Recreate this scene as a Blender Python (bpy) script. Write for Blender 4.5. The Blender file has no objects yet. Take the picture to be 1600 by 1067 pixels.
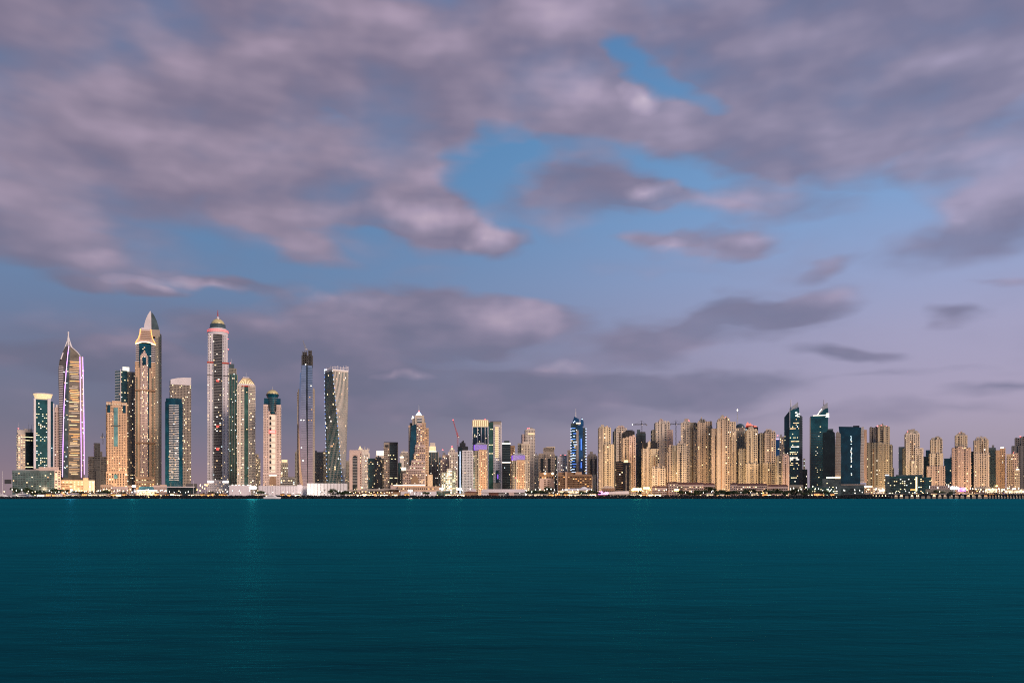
import bpy, math, random
from mathutils import Vector
R = math.radians
random.seed(7)
sc = bpy.context.scene
C = sc.collection
# ------------------------------------------------------------------ camera, sky, sun, exposure
F = 1244.4            # focal length in photo pixels (1600 wide)
CAMZ, HOR, GZ = 5.0, 773.5, 3.0
cam = bpy.data.cameras.new("camera"); camo = bpy.data.objects.new("camera", cam); C.objects.link(camo)
camo.location = (0, 0, CAMZ); camo.rotation_euler = (R(90), 0, 0)
cam.sensor_width = 36; cam.lens = 28; cam.shift_y = (HOR - 533.5) / 1600
cam.clip_start = 1; cam.clip_end = 200000
sc.camera = camo
sc.view_settings.view_transform = 'Standard'; sc.view_settings.look = 'None'
sc.view_settings.exposure = 0.0; sc.view_settings.gamma = 1.0
sc.cycles.max_bounces = 5; sc.cycles.diffuse_bounces = 2; sc.cycles.glossy_bounces = 3
sc.cycles.sample_clamp_indirect = 1.2; sc.cycles.sample_clamp_direct = 4.0; sc.cycles.filter_width = 1.1; sc.cycles.use_denoising = False

SUN_AZ, SUN_EL = 138.0, 26.0       # degrees from +Y clockwise: afterglow to the right behind the camera
sl = bpy.data.lights.new("sun", 'SUN'); so = bpy.data.objects.new("sun", sl); C.objects.link(so)
sd = Vector((math.sin(R(SUN_AZ))*math.cos(R(SUN_EL)), math.cos(R(SUN_AZ))*math.cos(R(SUN_EL)), math.sin(R(SUN_EL))))
so.rotation_euler = (-sd).to_track_quat('-Z', 'Y').to_euler()
sl.energy = 3.3; sl.angle = R(20); sl.color = (1.0, 0.78, 0.64)

def lin(r, g, b):
    f = lambda c: (c/255/12.92) if c/255 <= 0.04045 else ((c/255+0.055)/1.055)**2.4
    return (f(r), f(g), f(b), 1.0)

def azel(px, py):
    u = (px-800)/F; v = (HOR-py)/F
    return math.atan(u), math.atan(v/math.sqrt(1+u*u))

CLOUDS = [  # x, y, rx, ry, tilt, weight : the cloud banks by bearing and height
 (190,50,480,120,0,.9),(150,185,330,100,8,.8),(430,160,300,110,6,.8),(660,50,300,110,0,.8),(360,275,330,80,6,.9),
 (600,275,190,70,-6,.9),(90,330,230,70,8,.9),(70,398,150,30,5,.7),(690,165,130,60,0,.7),(850,60,120,120,0,.9),
 (880,150,130,75,10,.9),(1020,190,180,50,18,.95),(1170,245,130,45,14,.9),(915,295,110,62,-10,.95),(1010,303,60,18,0,.6),
 (1130,318,150,25,4,.75),(1180,60,230,120,10,.9),(1420,50,260,120,0,.9),(1270,150,190,75,12,.9),(1400,215,110,60,10,.85),
 (1560,90,170,110,0,.8),(1550,265,120,65,0,.9),(1530,362,130,48,-8,.95),(1480,150,120,60,0,.6),
 (680,345,62,34,8,1.0),(757,380,42,24,0,1.0),(605,345,60,18,4,.6),(690,380,40,26,0,.5),(450,376,90,20,12,.65),
 (1040,386,46,17,0,.75),(1100,376,50,22,-8,.65),(1180,374,58,22,-6,.85),(235,445,52,10,0,.75),(350,441,85,12,6,.85),(100,436,70,10,4,.6),
 (500,480,75,28,8,.75),(585,462,70,26,10,.75),(700,495,150,48,4,.9),(560,525,220,40,0,.7),(800,505,90,32,-4,.75),(690,465,60,16,0,.5),
 (1090,508,150,34,-10,.7),(1210,476,105,18,-6,.75),(1010,535,150,26,0,.5),(1310,552,92,15,8,1.0),(1500,500,52,12,4,.75),
 (620,600,260,36,0,.65),(850,605,310,36,0,.8),(1090,606,150,26,4,.8),(660,585,40,9,0,.6),(640,635,300,30,0,.5),
 (110,560,280,22,0,.6),(320,560,330,50,0,.6),(300,500,200,30,8,.35),(1400,592,120,8,0,.35),(1560,606,90,10,-4,.6),
 (1310,414,48,10,-10,.5),(1520,640,300,18,0,.3),(1200,650,300,22,0,.3),(300,640,500,50,0,.4),(1590,440,40,6,0,.4),
]
BLUES = [(950,88,60,40,20,.7),(1030,130,120,22,28,.5),(280,180,90,30,10,.3),(1250,110,80,40,0,.25),(330,60,60,30,0,.25),(545,185,60,35,0,.55),(775,245,70,60,0,.7),(1000,250,170,28,8,.5),(700,90,50,30,0,.35),(395,140,90,30,20,.25),(1490,110,80,26,0,.35),(1500,215,50,40,0,.35),(830,455,300,20,0,.5),(60,80,60,20,0,.3),(1130,160,70,22,0,.35)]

GLOW = [(1012,146,34,16,.9),(650,334,60,22,.8),(757,374,38,20,.9),(1015,298,34,12,.8),(1040,384,34,10,.5),(1190,372,44,12,.5),(500,470,60,18,.6),(590,462,50,14,.4),(790,495,70,24,.5),(240,441,46,7,.7),(330,440,60,7,.8),(640,584,34,6,.9),(150,402,50,12,.4),(860,60,60,80,.35),(900,130,60,30,.3),(1140,315,90,14,.5),(1560,240,90,50,.55),(1500,345,40,16,.6),(700,260,80,30,.35),(90,230,120,50,.2),(100,310,100,40,.2),(370,235,110,34,.3),(680,540,120,20,.3),(840,575,120,14,.35),(1250,470,50,12,.3),(560,20,140,40,.2),(880,570,40,8,.5)]
def build_world():
    w = bpy.data.worlds.new("World"); sc.world = w; w.use_nodes = True
    w.cycles.sampling_method = 'MANUAL'; w.cycles.sample_map_resolution = 512
    nt = w.node_tree; nt.nodes.clear()
    # ---- density group
    g = bpy.data.node_groups.new("cloud_density", 'ShaderNodeTree')
    g.interface.new_socket("P", in_out='INPUT', socket_type='NodeSocketVector')
    g.interface.new_socket("D", in_out='OUTPUT', socket_type='NodeSocketFloat')
    g.interface.new_socket("R", in_out='OUTPUT', socket_type='NodeSocketFloat')
    N = g.nodes; L = g.links
    gi = N.new('NodeGroupInput'); go = N.new('NodeGroupOutput')
    mp = N.new('ShaderNodeMapping'); mp.inputs['Scale'].default_value = (7.0, 18.0, 1); L.new(gi.outputs[0], mp.inputs['Vector'])
    wn = N.new('ShaderNodeTexNoise'); wn.inputs['Scale'].default_value = 1.0; wn.inputs['Detail'].default_value = 3; L.new(mp.outputs[0], wn.inputs['Vector'])
    sb = N.new('ShaderNodeVectorMath'); sb.operation = 'SUBTRACT'; L.new(wn.outputs['Color'], sb.inputs[0]); sb.inputs[1].default_value = (.5,.5,.5)
    ml = N.new('ShaderNodeVectorMath'); ml.operation = 'MULTIPLY'; L.new(sb.outputs[0], ml.inputs[0]); ml.inputs[1].default_value = (.15,.065,0)
    ad = N.new('ShaderNodeVectorMath'); ad.operation = 'ADD'; L.new(gi.outputs[0], ad.inputs[0]); L.new(ml.outputs[0], ad.inputs[1])
    prev = None
    for (lst, sg) in ((CLOUDS, 1), (BLUES, -1)):
        for (x, y, rx, ry, t, wt) in lst:
            a, e = azel(x, y); a2, _ = azel(x+rx, y); a1, _ = azel(x-rx, y); _, e2 = azel(x, y-ry); _, e1 = azel(x, y+ry)
            m = N.new('ShaderNodeMapping'); m.vector_type = 'TEXTURE'
            m.inputs['Location'].default_value = (a, e, 0); m.inputs['Rotation'].default_value = (0, 0, -R(t))
            m.inputs['Scale'].default_value = ((a2-a1)/2*1.45, (e2-e1)/2*1.45, 1)
            L.new(ad.outputs[0], m.inputs['Vector'])
            gr = N.new('ShaderNodeTexGradient'); gr.gradient_type = 'SPHERICAL'; L.new(m.outputs[0], gr.inputs[0])
            ma = N.new('ShaderNodeMath'); ma.operation = 'MULTIPLY_ADD'; L.new(gr.outputs['Fac'], ma.inputs[0]); ma.inputs[1].default_value = wt*1.5*sg
            if prev is None: ma.inputs[2].default_value = 0
            else: L.new(prev, ma.inputs[2])
            prev = ma.outputs[0]
    cl = N.new('ShaderNodeMath'); cl.operation = 'MINIMUM'; L.new(prev, cl.inputs[0]); cl.inputs[1].default_value = .98
    def noise(scale, rot, loc, detail, rough):
        q = N.new('ShaderNodeMapping'); q.inputs['Scale'].default_value = scale; q.inputs['Rotation'].default_value = (0,0,R(rot)); q.inputs['Location'].default_value = loc; L.new(gi.outputs[0], q.inputs['Vector'])
        n = N.new('ShaderNodeTexNoise'); n.inputs['Scale'].default_value = 1.0; n.inputs['Detail'].default_value = detail; n.inputs['Roughness'].default_value = rough; L.new(q.outputs[0], n.inputs['Vector']); return n.outputs['Fac']
    nA = noise((7.0, 14, 1), 6, (3.3, 1.7, 0), 3.0, .45)      # cloud lumps
    nB = noise((8, 42, 1), 2, (7.1, 4.2, 0), 2, .5)          # wind drawn streaks
    mA = N.new('ShaderNodeMath'); mA.operation = 'MULTIPLY_ADD'; L.new(nA, mA.inputs[0]); mA.inputs[1].default_value = 1.5; mA.inputs[2].default_value = -.72
    mB = N.new('ShaderNodeMath'); mB.operation = 'MULTIPLY_ADD'; L.new(nB, mB.inputs[0]); mB.inputs[1].default_value = .24; mB.inputs[2].default_value = -.12
    sA = N.new('ShaderNodeMath'); sA.operation = 'ADD'; L.new(mA.outputs[0], sA.inputs[0]); L.new(mB.outputs[0], sA.inputs[1])
    m4 = N.new('ShaderNodeMath'); m4.operation = 'ADD'; L.new(sA.outputs[0], m4.inputs[0]); L.new(cl.outputs[0], m4.inputs[1])
    mr = N.new('ShaderNodeMapRange'); mr.interpolation_type = 'SMOOTHSTEP'; L.new(m4.outputs[0], mr.inputs['Value'])
    mr.inputs['From Min'].default_value = -.02; mr.inputs['From Max'].default_value = 1.12
    L.new(mr.outputs[0], go.inputs[0]); L.new(sA.outputs[0], go.inputs[1])
    # ---- world
    N = nt.nodes; L = nt.links
    out = N.new('ShaderNodeOutputWorld'); bg = N.new('ShaderNodeBackground'); bg.inputs['Strength'].default_value = 0.1
    L.new(bg.outputs[0], out.inputs[0])
    tc = N.new('ShaderNodeTexCoord'); sp = N.new('ShaderNodeSeparateXYZ'); L.new(tc.outputs['Generated'], sp.inputs[0])
    az = N.new('ShaderNodeMath'); az.operation = 'ARCTAN2'; L.new(sp.outputs[0], az.inputs[0]); L.new(sp.outputs[1], az.inputs[1])
    el = N.new('ShaderNodeMath'); el.operation = 'ARCSINE'; L.new(sp.outputs[2], el.inputs[0])
    cb = N.new('ShaderNodeCombineXYZ'); L.new(az.outputs[0], cb.inputs[0]); L.new(el.outputs[0], cb.inputs[1])
    d1 = N.new('ShaderNodeGroup'); d1.node_tree = g; L.new(cb.outputs[0], d1.inputs[0])
    of = N.new('ShaderNodeVectorMath'); of.operation = 'ADD'; L.new(cb.outputs[0], of.inputs[0]); of.inputs[1].default_value = (.016, .024, 0)
    wt_ = N.new('ShaderNodeTexNoise'); wt_.inputs['Scale'].default_value = 14; wt_.inputs['Detail'].default_value = 3; L.new(cb.outputs[0], wt_.inputs['Vector'])
    wv = N.new('ShaderNodeVectorMath'); wv.operation = 'MULTIPLY_ADD'; L.new(wt_.outputs['Color'], wv.inputs[0]); wv.inputs[1].default_value = (.11,.04,0); wv.inputs[2].default_value = (-.055,-.02,0)
    wob = N.new('ShaderNodeVectorMath'); wob.operation = 'ADD'; L.new(cb.outputs[0], wob.inputs[0]); L.new(wv.outputs[0], wob.inputs[1])
    d2 = N.new('ShaderNodeGroup'); d2.node_tree = g; L.new(of.outputs[0], d2.inputs[0])
    def ramp(fac, stops):
        r = N.new('ShaderNodeValToRGB'); L.new(fac, r.inputs[0]); e = r.color_ramp.elements
        e[0].position, e[0].color = stops[0][0], lin(*stops[0][1]); e[1].position, e[1].color = stops[1][0], lin(*stops[1][1])
        for p, c in stops[2:]:
            q = e.new(p); q.color = lin(*c)
        return r.outputs[0]
    sc_el = N.new('ShaderNodeMath'); sc_el.operation = 'MULTIPLY'; L.new(el.outputs[0], sc_el.inputs[0]); sc_el.inputs[1].default_value = 1/(math.pi/2)
    E = lambda y: math.atan((HOR-y)/F)/(math.pi/2)
    left = ramp(sc_el.outputs[0], [(0, (150,126,134)), (E(725), (132,118,136)), (E(660), (116,116,138)), (E(560), (112,122,152)), (E(450), (106,134,172)), (E(330), (92,136,180)), (E(200), (84,134,180)), (E(60), (80,126,174)), (.7, (60,100,150))])
    right = ramp(sc_el.outputs[0], [(0, (160,146,160)), (E(690), (168,156,176)), (E(640), (172,162,188)), (E(540), (166,164,196)), (E(440), (150,166,206)), (E(330), (128,164,210)), (E(200), (110,152,198)), (E(60), (96,138,186)), (.7, (60,100,150))])
    fz = N.new('ShaderNodeMapRange'); fz.interpolation_type = 'SMOOTHSTEP'; L.new(az.outputs[0], fz.inputs['Value']); fz.inputs['From Min'].default_value = -.35; fz.inputs['From Max'].default_value = .56
    mx = N.new('ShaderNodeMix'); mx.data_type = 'RGBA'; L.new(fz.outputs[0], mx.inputs['Factor']); L.new(left, mx.inputs[6]); L.new(right, mx.inputs[7])
    # west glow behind the camera
    dt = N.new('ShaderNodeVectorMath'); dt.operation = 'DOT_PRODUCT'; L.new(tc.outputs['Generated'], dt.inputs[0]); dt.inputs[1].default_value = (math.sin(R(SUN_AZ)), math.cos(R(SUN_AZ)), 0)
    wf = N.new('ShaderNodeMapRange'); wf.interpolation_type = 'SMOOTHSTEP'; L.new(dt.outputs['Value'], wf.inputs['Value']); wf.inputs['From Min'].default_value = -.05; wf.inputs['From Max'].default_value = 1.0
    west = ramp(sc_el.outputs[0], [(0, (236,178,160)), (.02, (222,170,170)), (.05, (176,158,182)), (.09, (112,142,190)), (.3, (96,136,188)), (.7, (70,108,158))])
    mw = N.new('ShaderNodeMix'); mw.data_type = 'RGBA'; L.new(wf.outputs[0], mw.inputs['Factor']); L.new(mx.outputs[2], mw.inputs[6]); L.new(west, mw.inputs[7])
    # clouds: mauve undersides, paler where the lumps face the afterglow
    df = N.new('ShaderNodeMath'); df.operation = 'SUBTRACT'; L.new(d1.outputs[1], df.inputs[0]); L.new(d2.outputs[1], df.inputs[1])
    prev = df.outputs[0]
    for (x, y, rx, ry, wt) in GLOW:
        a_, e_ = azel(x, y); m = N.new('ShaderNodeMapping'); m.vector_type = 'TEXTURE'; m.inputs['Location'].default_value = (a_, e_, 0); m.inputs['Scale'].default_value = (rx/F*1.5, ry/F*1.5, 1); L.new(wob.outputs[0], m.inputs['Vector'])
        gr = N.new('ShaderNodeTexGradient'); gr.gradient_type = 'SPHERICAL'; L.new(m.outputs[0], gr.inputs[0])
        ma = N.new('ShaderNodeMath'); ma.operation = 'MULTIPLY_ADD'; L.new(gr.outputs['Fac'], ma.inputs[0]); ma.inputs[1].default_value = wt*.85; L.new(prev, ma.inputs[2]); prev = ma.outputs[0]
    lt = N.new('ShaderNodeMapRange'); L.new(prev, lt.inputs['Value']); lt.inputs['From Min'].default_value = -.46; lt.inputs['From Max'].default_value = 1.0
    ct = ramp(lt.outputs[0], [(0, (116,109,132)), (.25, (133,120,141)), (.42, (152,136,155)), (.62, (178,158,178)), (1, (220,196,208))])
    lo = ramp(lt.outputs[0], [(0, (94,98,122)), (.28, (106,106,130)), (.45, (126,118,142)), (.7, (172,152,170)), (1, (210,184,194))])
    lf = N.new('ShaderNodeMapRange'); L.new(el.outputs[0], lf.inputs['Value']); lf.inputs['From Min'].default_value = .12; lf.inputs['From Max'].default_value = .30
    vm = N.new('ShaderNodeMix'); vm.data_type = 'RGBA'; L.new(lf.outputs[0], vm.inputs['Factor']); L.new(lo, vm.inputs[6]); L.new(ct, vm.inputs[7])
    tn = N.new('ShaderNodeMix'); tn.data_type = 'RGBA'; L.new(fz.outputs[0], tn.inputs['Factor']); tn.inputs[6].default_value = (1.02,.99,.98,1); tn.inputs[7].default_value = (.93,1.02,1.10,1)
    vt = N.new('ShaderNodeVectorMath'); vt.operation = 'MULTIPLY'; L.new(vm.outputs[2], vt.inputs[0]); L.new(tn.outputs[2], vt.inputs[1])
    cf = N.new('ShaderNodeMath'); cf.operation = 'MULTIPLY'; L.new(d1.outputs[0], cf.inputs[0]); lfa = N.new('ShaderNodeMapRange'); L.new(el.outputs[0], lfa.inputs['Value']); lfa.inputs['From Min'].default_value = .10; lfa.inputs['From Max'].default_value = .34; lfa.inputs['To Min'].default_value = .66; lfa.inputs['To Max'].default_value = .88; L.new(lfa.outputs[0], cf.inputs[1])
    fin = N.new('ShaderNodeMix'); fin.data_type = 'RGBA'; L.new(cf.outputs[0], fin.inputs['Factor']); L.new(mw.outputs[2], fin.inputs[6]); L.new(vt.outputs[0], fin.inputs[7])
    s10 = N.new('ShaderNodeVectorMath'); s10.operation = 'SCALE'; L.new(fin.outputs[2], s10.inputs[0]); s10.inputs['Scale'].default_value = 9.6
    sk = N.new('ShaderNodeTexSky'); sk.sky_type = 'NISHITA'; sk.sun_disc = False; sk.sun_elevation = R(SUN_EL); sk.sun_rotation = R(SUN_AZ)
    ks = N.new('ShaderNodeVectorMath'); ks.operation = 'SCALE'; L.new(sk.outputs[0], ks.inputs[0]); ks.inputs['Scale'].default_value = .02
    sm = N.new('ShaderNodeVectorMath'); sm.operation = 'ADD'; L.new(s10.outputs[0], sm.inputs[0]); L.new(ks.outputs[0], sm.inputs[1])
    L.new(sm.outputs[0], bg.inputs['Color'])
build_world()

# ------------------------------------------------------------------ materials
MATS = {}
def mat_wall(name, col, rough=.8, var=.12, scale=.03, spec=.3):
    if name in MATS: return MATS[name]
    m = bpy.data.materials.new(name); m.use_nodes = True; nt = m.node_tree; N = nt.nodes; L = nt.links
    b = N['Principled BSDF']; b.inputs['Roughness'].default_value = rough; b.inputs['Specular IOR Level'].default_value = spec
    tc = N.new('ShaderNodeTexCoord'); n = N.new('ShaderNodeTexNoise'); n.inputs['Scale'].default_value = scale; n.inputs['Detail'].default_value = 6; L.new(tc.outputs['Object'], n.inputs['Vector'])
    r = N.new('ShaderNodeValToRGB'); L.new(n.outputs['Fac'], r.inputs[0]); e = r.color_ramp.elements
    e[0].position = .3; e[0].color = tuple(c*(1-var) for c in col)+(1,); e[1].position = .7; e[1].color = tuple(min(1, c*(1+var)) for c in col)+(1,)
    L.new(r.outputs[0], b.inputs['Base Color']); MATS[name] = m; return m
def mat_glass(name, col, rough=.12, metal=.0, spec=.5, island=False, var=.5):
    if name in MATS: return MATS[name]
    m = bpy.data.materials.new(name); m.use_nodes = True; nt = m.node_tree; N = nt.nodes; L = nt.links
    b = N['Principled BSDF']; b.inputs['Roughness'].default_value = rough; b.inputs['Metallic'].default_value = metal; b.inputs['Specular IOR Level'].default_value = spec
    if island:
        gm = N.new('ShaderNodeNewGeometry'); src = gm.outputs['Random Per Island']
    else:
        tc = N.new('ShaderNodeTexCoord'); n = N.new('ShaderNodeTexNoise'); n.inputs['Scale'].default_value = .06; n.inputs['Detail'].default_value = 5; L.new(tc.outputs['Object'], n.inputs['Vector']); src = n.outputs['Fac']
    r = N.new('ShaderNodeValToRGB'); L.new(src, r.inputs[0]); e = r.color_ramp.elements
    e[0].position = .1 if island else .3; e[0].color = tuple(c*(1-var) for c in col)+(1,); e[1].position = .95 if island else .7; e[1].color = tuple(min(1, c*(1+var)) for c in col)+(1,)
    L.new(r.outputs[0], b.inputs['Base Color']); MATS[name] = m; return m
def mat_emit(name, col, st):
    if name in MATS: return MATS[name]
    m = bpy.data.materials.new(name); m.use_nodes = True; nt = m.node_tree; N = nt.nodes; L = nt.links
    b = N['Principled BSDF']; b.inputs['Base Color'].default_value = (*[c*.5 for c in col], 1); b.inputs['Roughness'].default_value = .5
    n = N.new('ShaderNodeTexNoise'); n.inputs['Scale'].default_value = .35; tc = N.new('ShaderNodeTexCoord'); L.new(tc.outputs['Object'], n.inputs['Vector'])
    mr = N.new('ShaderNodeMapRange'); L.new(n.outputs['Fac'], mr.inputs['Value']); mr.inputs['To Min'].default_value = st*.5; mr.inputs['To Max'].default_value = st*1.5
    b.inputs['Emission Color'].default_value = (*col, 1); L.new(mr.outputs[0], b.inputs['Emission Strength'])
    m.cycles.emission_sampling = 'NONE'; MATS[name] = m; return m

W = dict(
 tan=mat_wall('tan_render', (.47,.37,.285)), sand=mat_wall('sand_render', (.52,.43,.335)), pink=mat_wall('pink_stone', (.50,.37,.32)),
 buff=mat_wall('buff_render', (.50,.415,.30)), drab=mat_wall('drab_render', (.22,.20,.17)), cream=mat_wall('cream_render', (.58,.49,.41)), orange=mat_wall('ochre_render', (.50,.33,.215)), brown=mat_wall('brown_render', (.25,.15,.09)),
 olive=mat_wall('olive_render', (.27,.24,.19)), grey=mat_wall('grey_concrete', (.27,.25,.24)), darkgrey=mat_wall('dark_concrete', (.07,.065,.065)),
 taupe=mat_wall('taupe_cladding', (.30,.25,.21)), white=mat_wall('white_render', (.72,.66,.64)), lilac=mat_wall('pale_cladding', (.60,.54,.55)),
 steel=mat_wall('painted_steel', (.40,.40,.42), rough=.4, spec=.5), black=mat_wall('black_cladding', (.02,.02,.024), rough=.5), redroof=mat_wall('red_clay_roof', (.13,.055,.04)),
 gold=mat_wall('gilded_dome', (.52,.43,.20), rough=.35, spec=.6), red=mat_wall('red_paint', (.45,.06,.04)), canvas=mat_wall('white_canvas', (.62,.58,.57)),
 teal=mat_glass('teal_glass', (.010,.065,.072), .12, 0, .4), navy=mat_glass('navy_glass', (.003,.042,.068), .12, 0, .4), ink=mat_glass('ink_glass', (.006,.016,.020), .14, 0, .35),
 lagoon=mat_glass('lagoon_glass', (.012,.09,.115), .12, 0, .4), blue=mat_glass('blue_glass', (.008,.06,.16), .12, 0, .4), slate=mat_glass('slate_glass', (.06,.085,.09), .16, 0, .4), mirror=mat_glass('mirror_glass', (.50,.50,.53), .1, .85, .5, var=.15),
 bronze=mat_glass('bronze_glass', (.17,.14,.10), .2, .3, .5), green=mat_glass('green_glass', (.03,.085,.07), .14, 0, .4), sky=mat_glass('aqua_glass', (.10,.24,.25), .15, .2, .6),
 pane=mat_glass('window_pane', (.022,.021,.022), .15, 0, .4, True, .8), paneteal=mat_glass('teal_pane', (.018,.045,.046), .12, 0, .6, True, .7), panebrown=mat_glass('brown_pane', (.085,.055,.035), .2, 0, .4, True, .7),
)
EM = dict(
 warm=mat_emit('warm_lit_window', (1,.66,.34), 1.7), yellow=mat_emit('yellow_lit_window', (1,.80,.45), 1.9), white=mat_emit('white_lit_window', (1,.90,.74), 2.4),
 cool=mat_emit('cool_lit_window', (.72,.95,1), 1.7), dim=mat_emit('dim_lit_window', (1,.58,.28), .6), orange=mat_emit('orange_lit_window', (1,.46,.14), 1.6),
 blue=mat_emit('blue_light', (.10,.28,1), 1.7), ice=mat_emit('icy_light', (.62,.76,1), 2.2), purple=mat_emit('purple_light', (.36,.14,1), .7), lilac=mat_emit('lilac_neon', (.74,.40,1), 2.0), pinkneon=mat_emit('pink_neon', (1,.35,.95), 4.0),
 red=mat_emit('red_light', (1,.10,.08), 1.5), redglow=mat_emit('red_beacon', (1,.10,.10), 6.0), flood=mat_emit('floodlight_white', (1,.95,.88), 14.0), sodium=mat_emit('sodium_flood', (1,.60,.18), 14.0),
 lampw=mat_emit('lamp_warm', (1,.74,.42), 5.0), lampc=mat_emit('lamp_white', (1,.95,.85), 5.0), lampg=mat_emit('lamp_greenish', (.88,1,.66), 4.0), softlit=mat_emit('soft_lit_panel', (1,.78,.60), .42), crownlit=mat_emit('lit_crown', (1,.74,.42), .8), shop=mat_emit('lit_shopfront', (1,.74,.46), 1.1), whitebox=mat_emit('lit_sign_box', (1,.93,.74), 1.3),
)
EM['neon'] = EM['lilac']; EM['lilac'].cycles.emission_sampling = 'AUTO'; EM['amber'] = EM['orange']; EM['bluelit'] = EM['blue']; EM['whitelit'] = EM['white']; EM['redlit'] = EM['red']
# ------------------------------------------------------------------ mesh builder
class MB:
    def __init__(s): s.v = []; s.f = []
    def add(s, vs, fs):
        o = len(s.v); s.v += vs; s.f += [tuple(i+o for i in f) for f in fs]
    def box(s, x0, x1, y0, y1, z0, z1):
        s.add([(x0,y0,z0),(x1,y0,z0),(x1,y1,z0),(x0,y1,z0),(x0,y0,z1),(x1,y0,z1),(x1,y1,z1),(x0,y1,z1)],
              [(0,3,2,1),(4,5,6,7),(0,1,5,4),(1,2,6,5),(2,3,7,6),(3,0,4,7)])
    def loft(s, rings, cap=True):
        n = len(rings[0]); vs = [p for r in rings for p in r]; fs = []
        for k in range(len(rings)-1):
            for i in range(n):
                j = (i+1) % n; fs.append((k*n+i, k*n+j, (k+1)*n+j, (k+1)*n+i))
        if cap: fs.append(tuple(range(n-1, -1, -1))); fs.append(tuple(range((len(rings)-1)*n, len(rings)*n)))
        s.add(vs, fs)
    def prism(s, poly, z0, z1): s.loft([[(x,y,z0) for x,y in poly], [(x,y,z1) for x,y in poly]])
    def slab(s, poly, y0, y1): s.loft([[(x,y1,z) for x,z in poly], [(x,y0,z) for x,z in poly]])   # xz outline with real depth
    def lathe(s, prof, cx, cy, n=24, sx=1, sy=1):
        s.loft([[(cx+math.cos(2*math.pi*i/n)*max(r,.01)*sx, cy+math.sin(2*math.pi*i/n)*max(r,.01)*sy, z) for i in range(n)] for r, z in prof])
    def tube(s, a, b, r, r2=None, n=6):
        a = Vector(a); b = Vector(b); d = (b-a).normalized(); r2 = r if r2 is None else r2
        u = d.orthogonal().normalized(); w = d.cross(u)
        s.loft([[tuple(c+(u*math.cos(2*math.pi*i/n)+w*math.sin(2*math.pi*i/n))*q) for i in range(n)] for c, q in ((a, r), (b, r2))])
    def build(s, name, mat, parent=None, smooth=False, mats=None, mi=None):
        me = bpy.data.meshes.new(name); me.from_pydata(s.v, [], s.f)
        for m in (mats or [mat]): me.materials.append(m)
        if mi: me.polygons.foreach_set('material_index', mi)
        if smooth: me.polygons.foreach_set('use_smooth', [True]*len(me.polygons))
        me.update(); o = bpy.data.objects.new(name, me); C.objects.link(o)
        if parent: o.parent = parent
        return o
def empty(name, loc=(0,0,0), rz=0, label=None, cat=None, group=None):
    o = bpy.data.objects.new(name, None); C.objects.link(o); o.location = loc; o.rotation_euler = (0,0,rz); o.empty_display_size = 2
    if label: o['label'] = label
    if cat: o['category'] = cat
    if group: o['group'] = group
    return o
def tag(o, label=None, cat=None, group=None, kind=None):
    for k, v in (('label',label),('category',cat),('group',group),('kind',kind)):
        if v: o[k] = v
    return o
def copy_tree(o, parent=None):
    c = o.copy(); C.objects.link(c)
    if parent: c.parent = parent
    for ch in list(o.children): copy_tree(ch, c)
    return c
def at(px, py, Y): return ((px-800)*Y/F, Y, CAMZ+(HOR-py)*Y/F)

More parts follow.
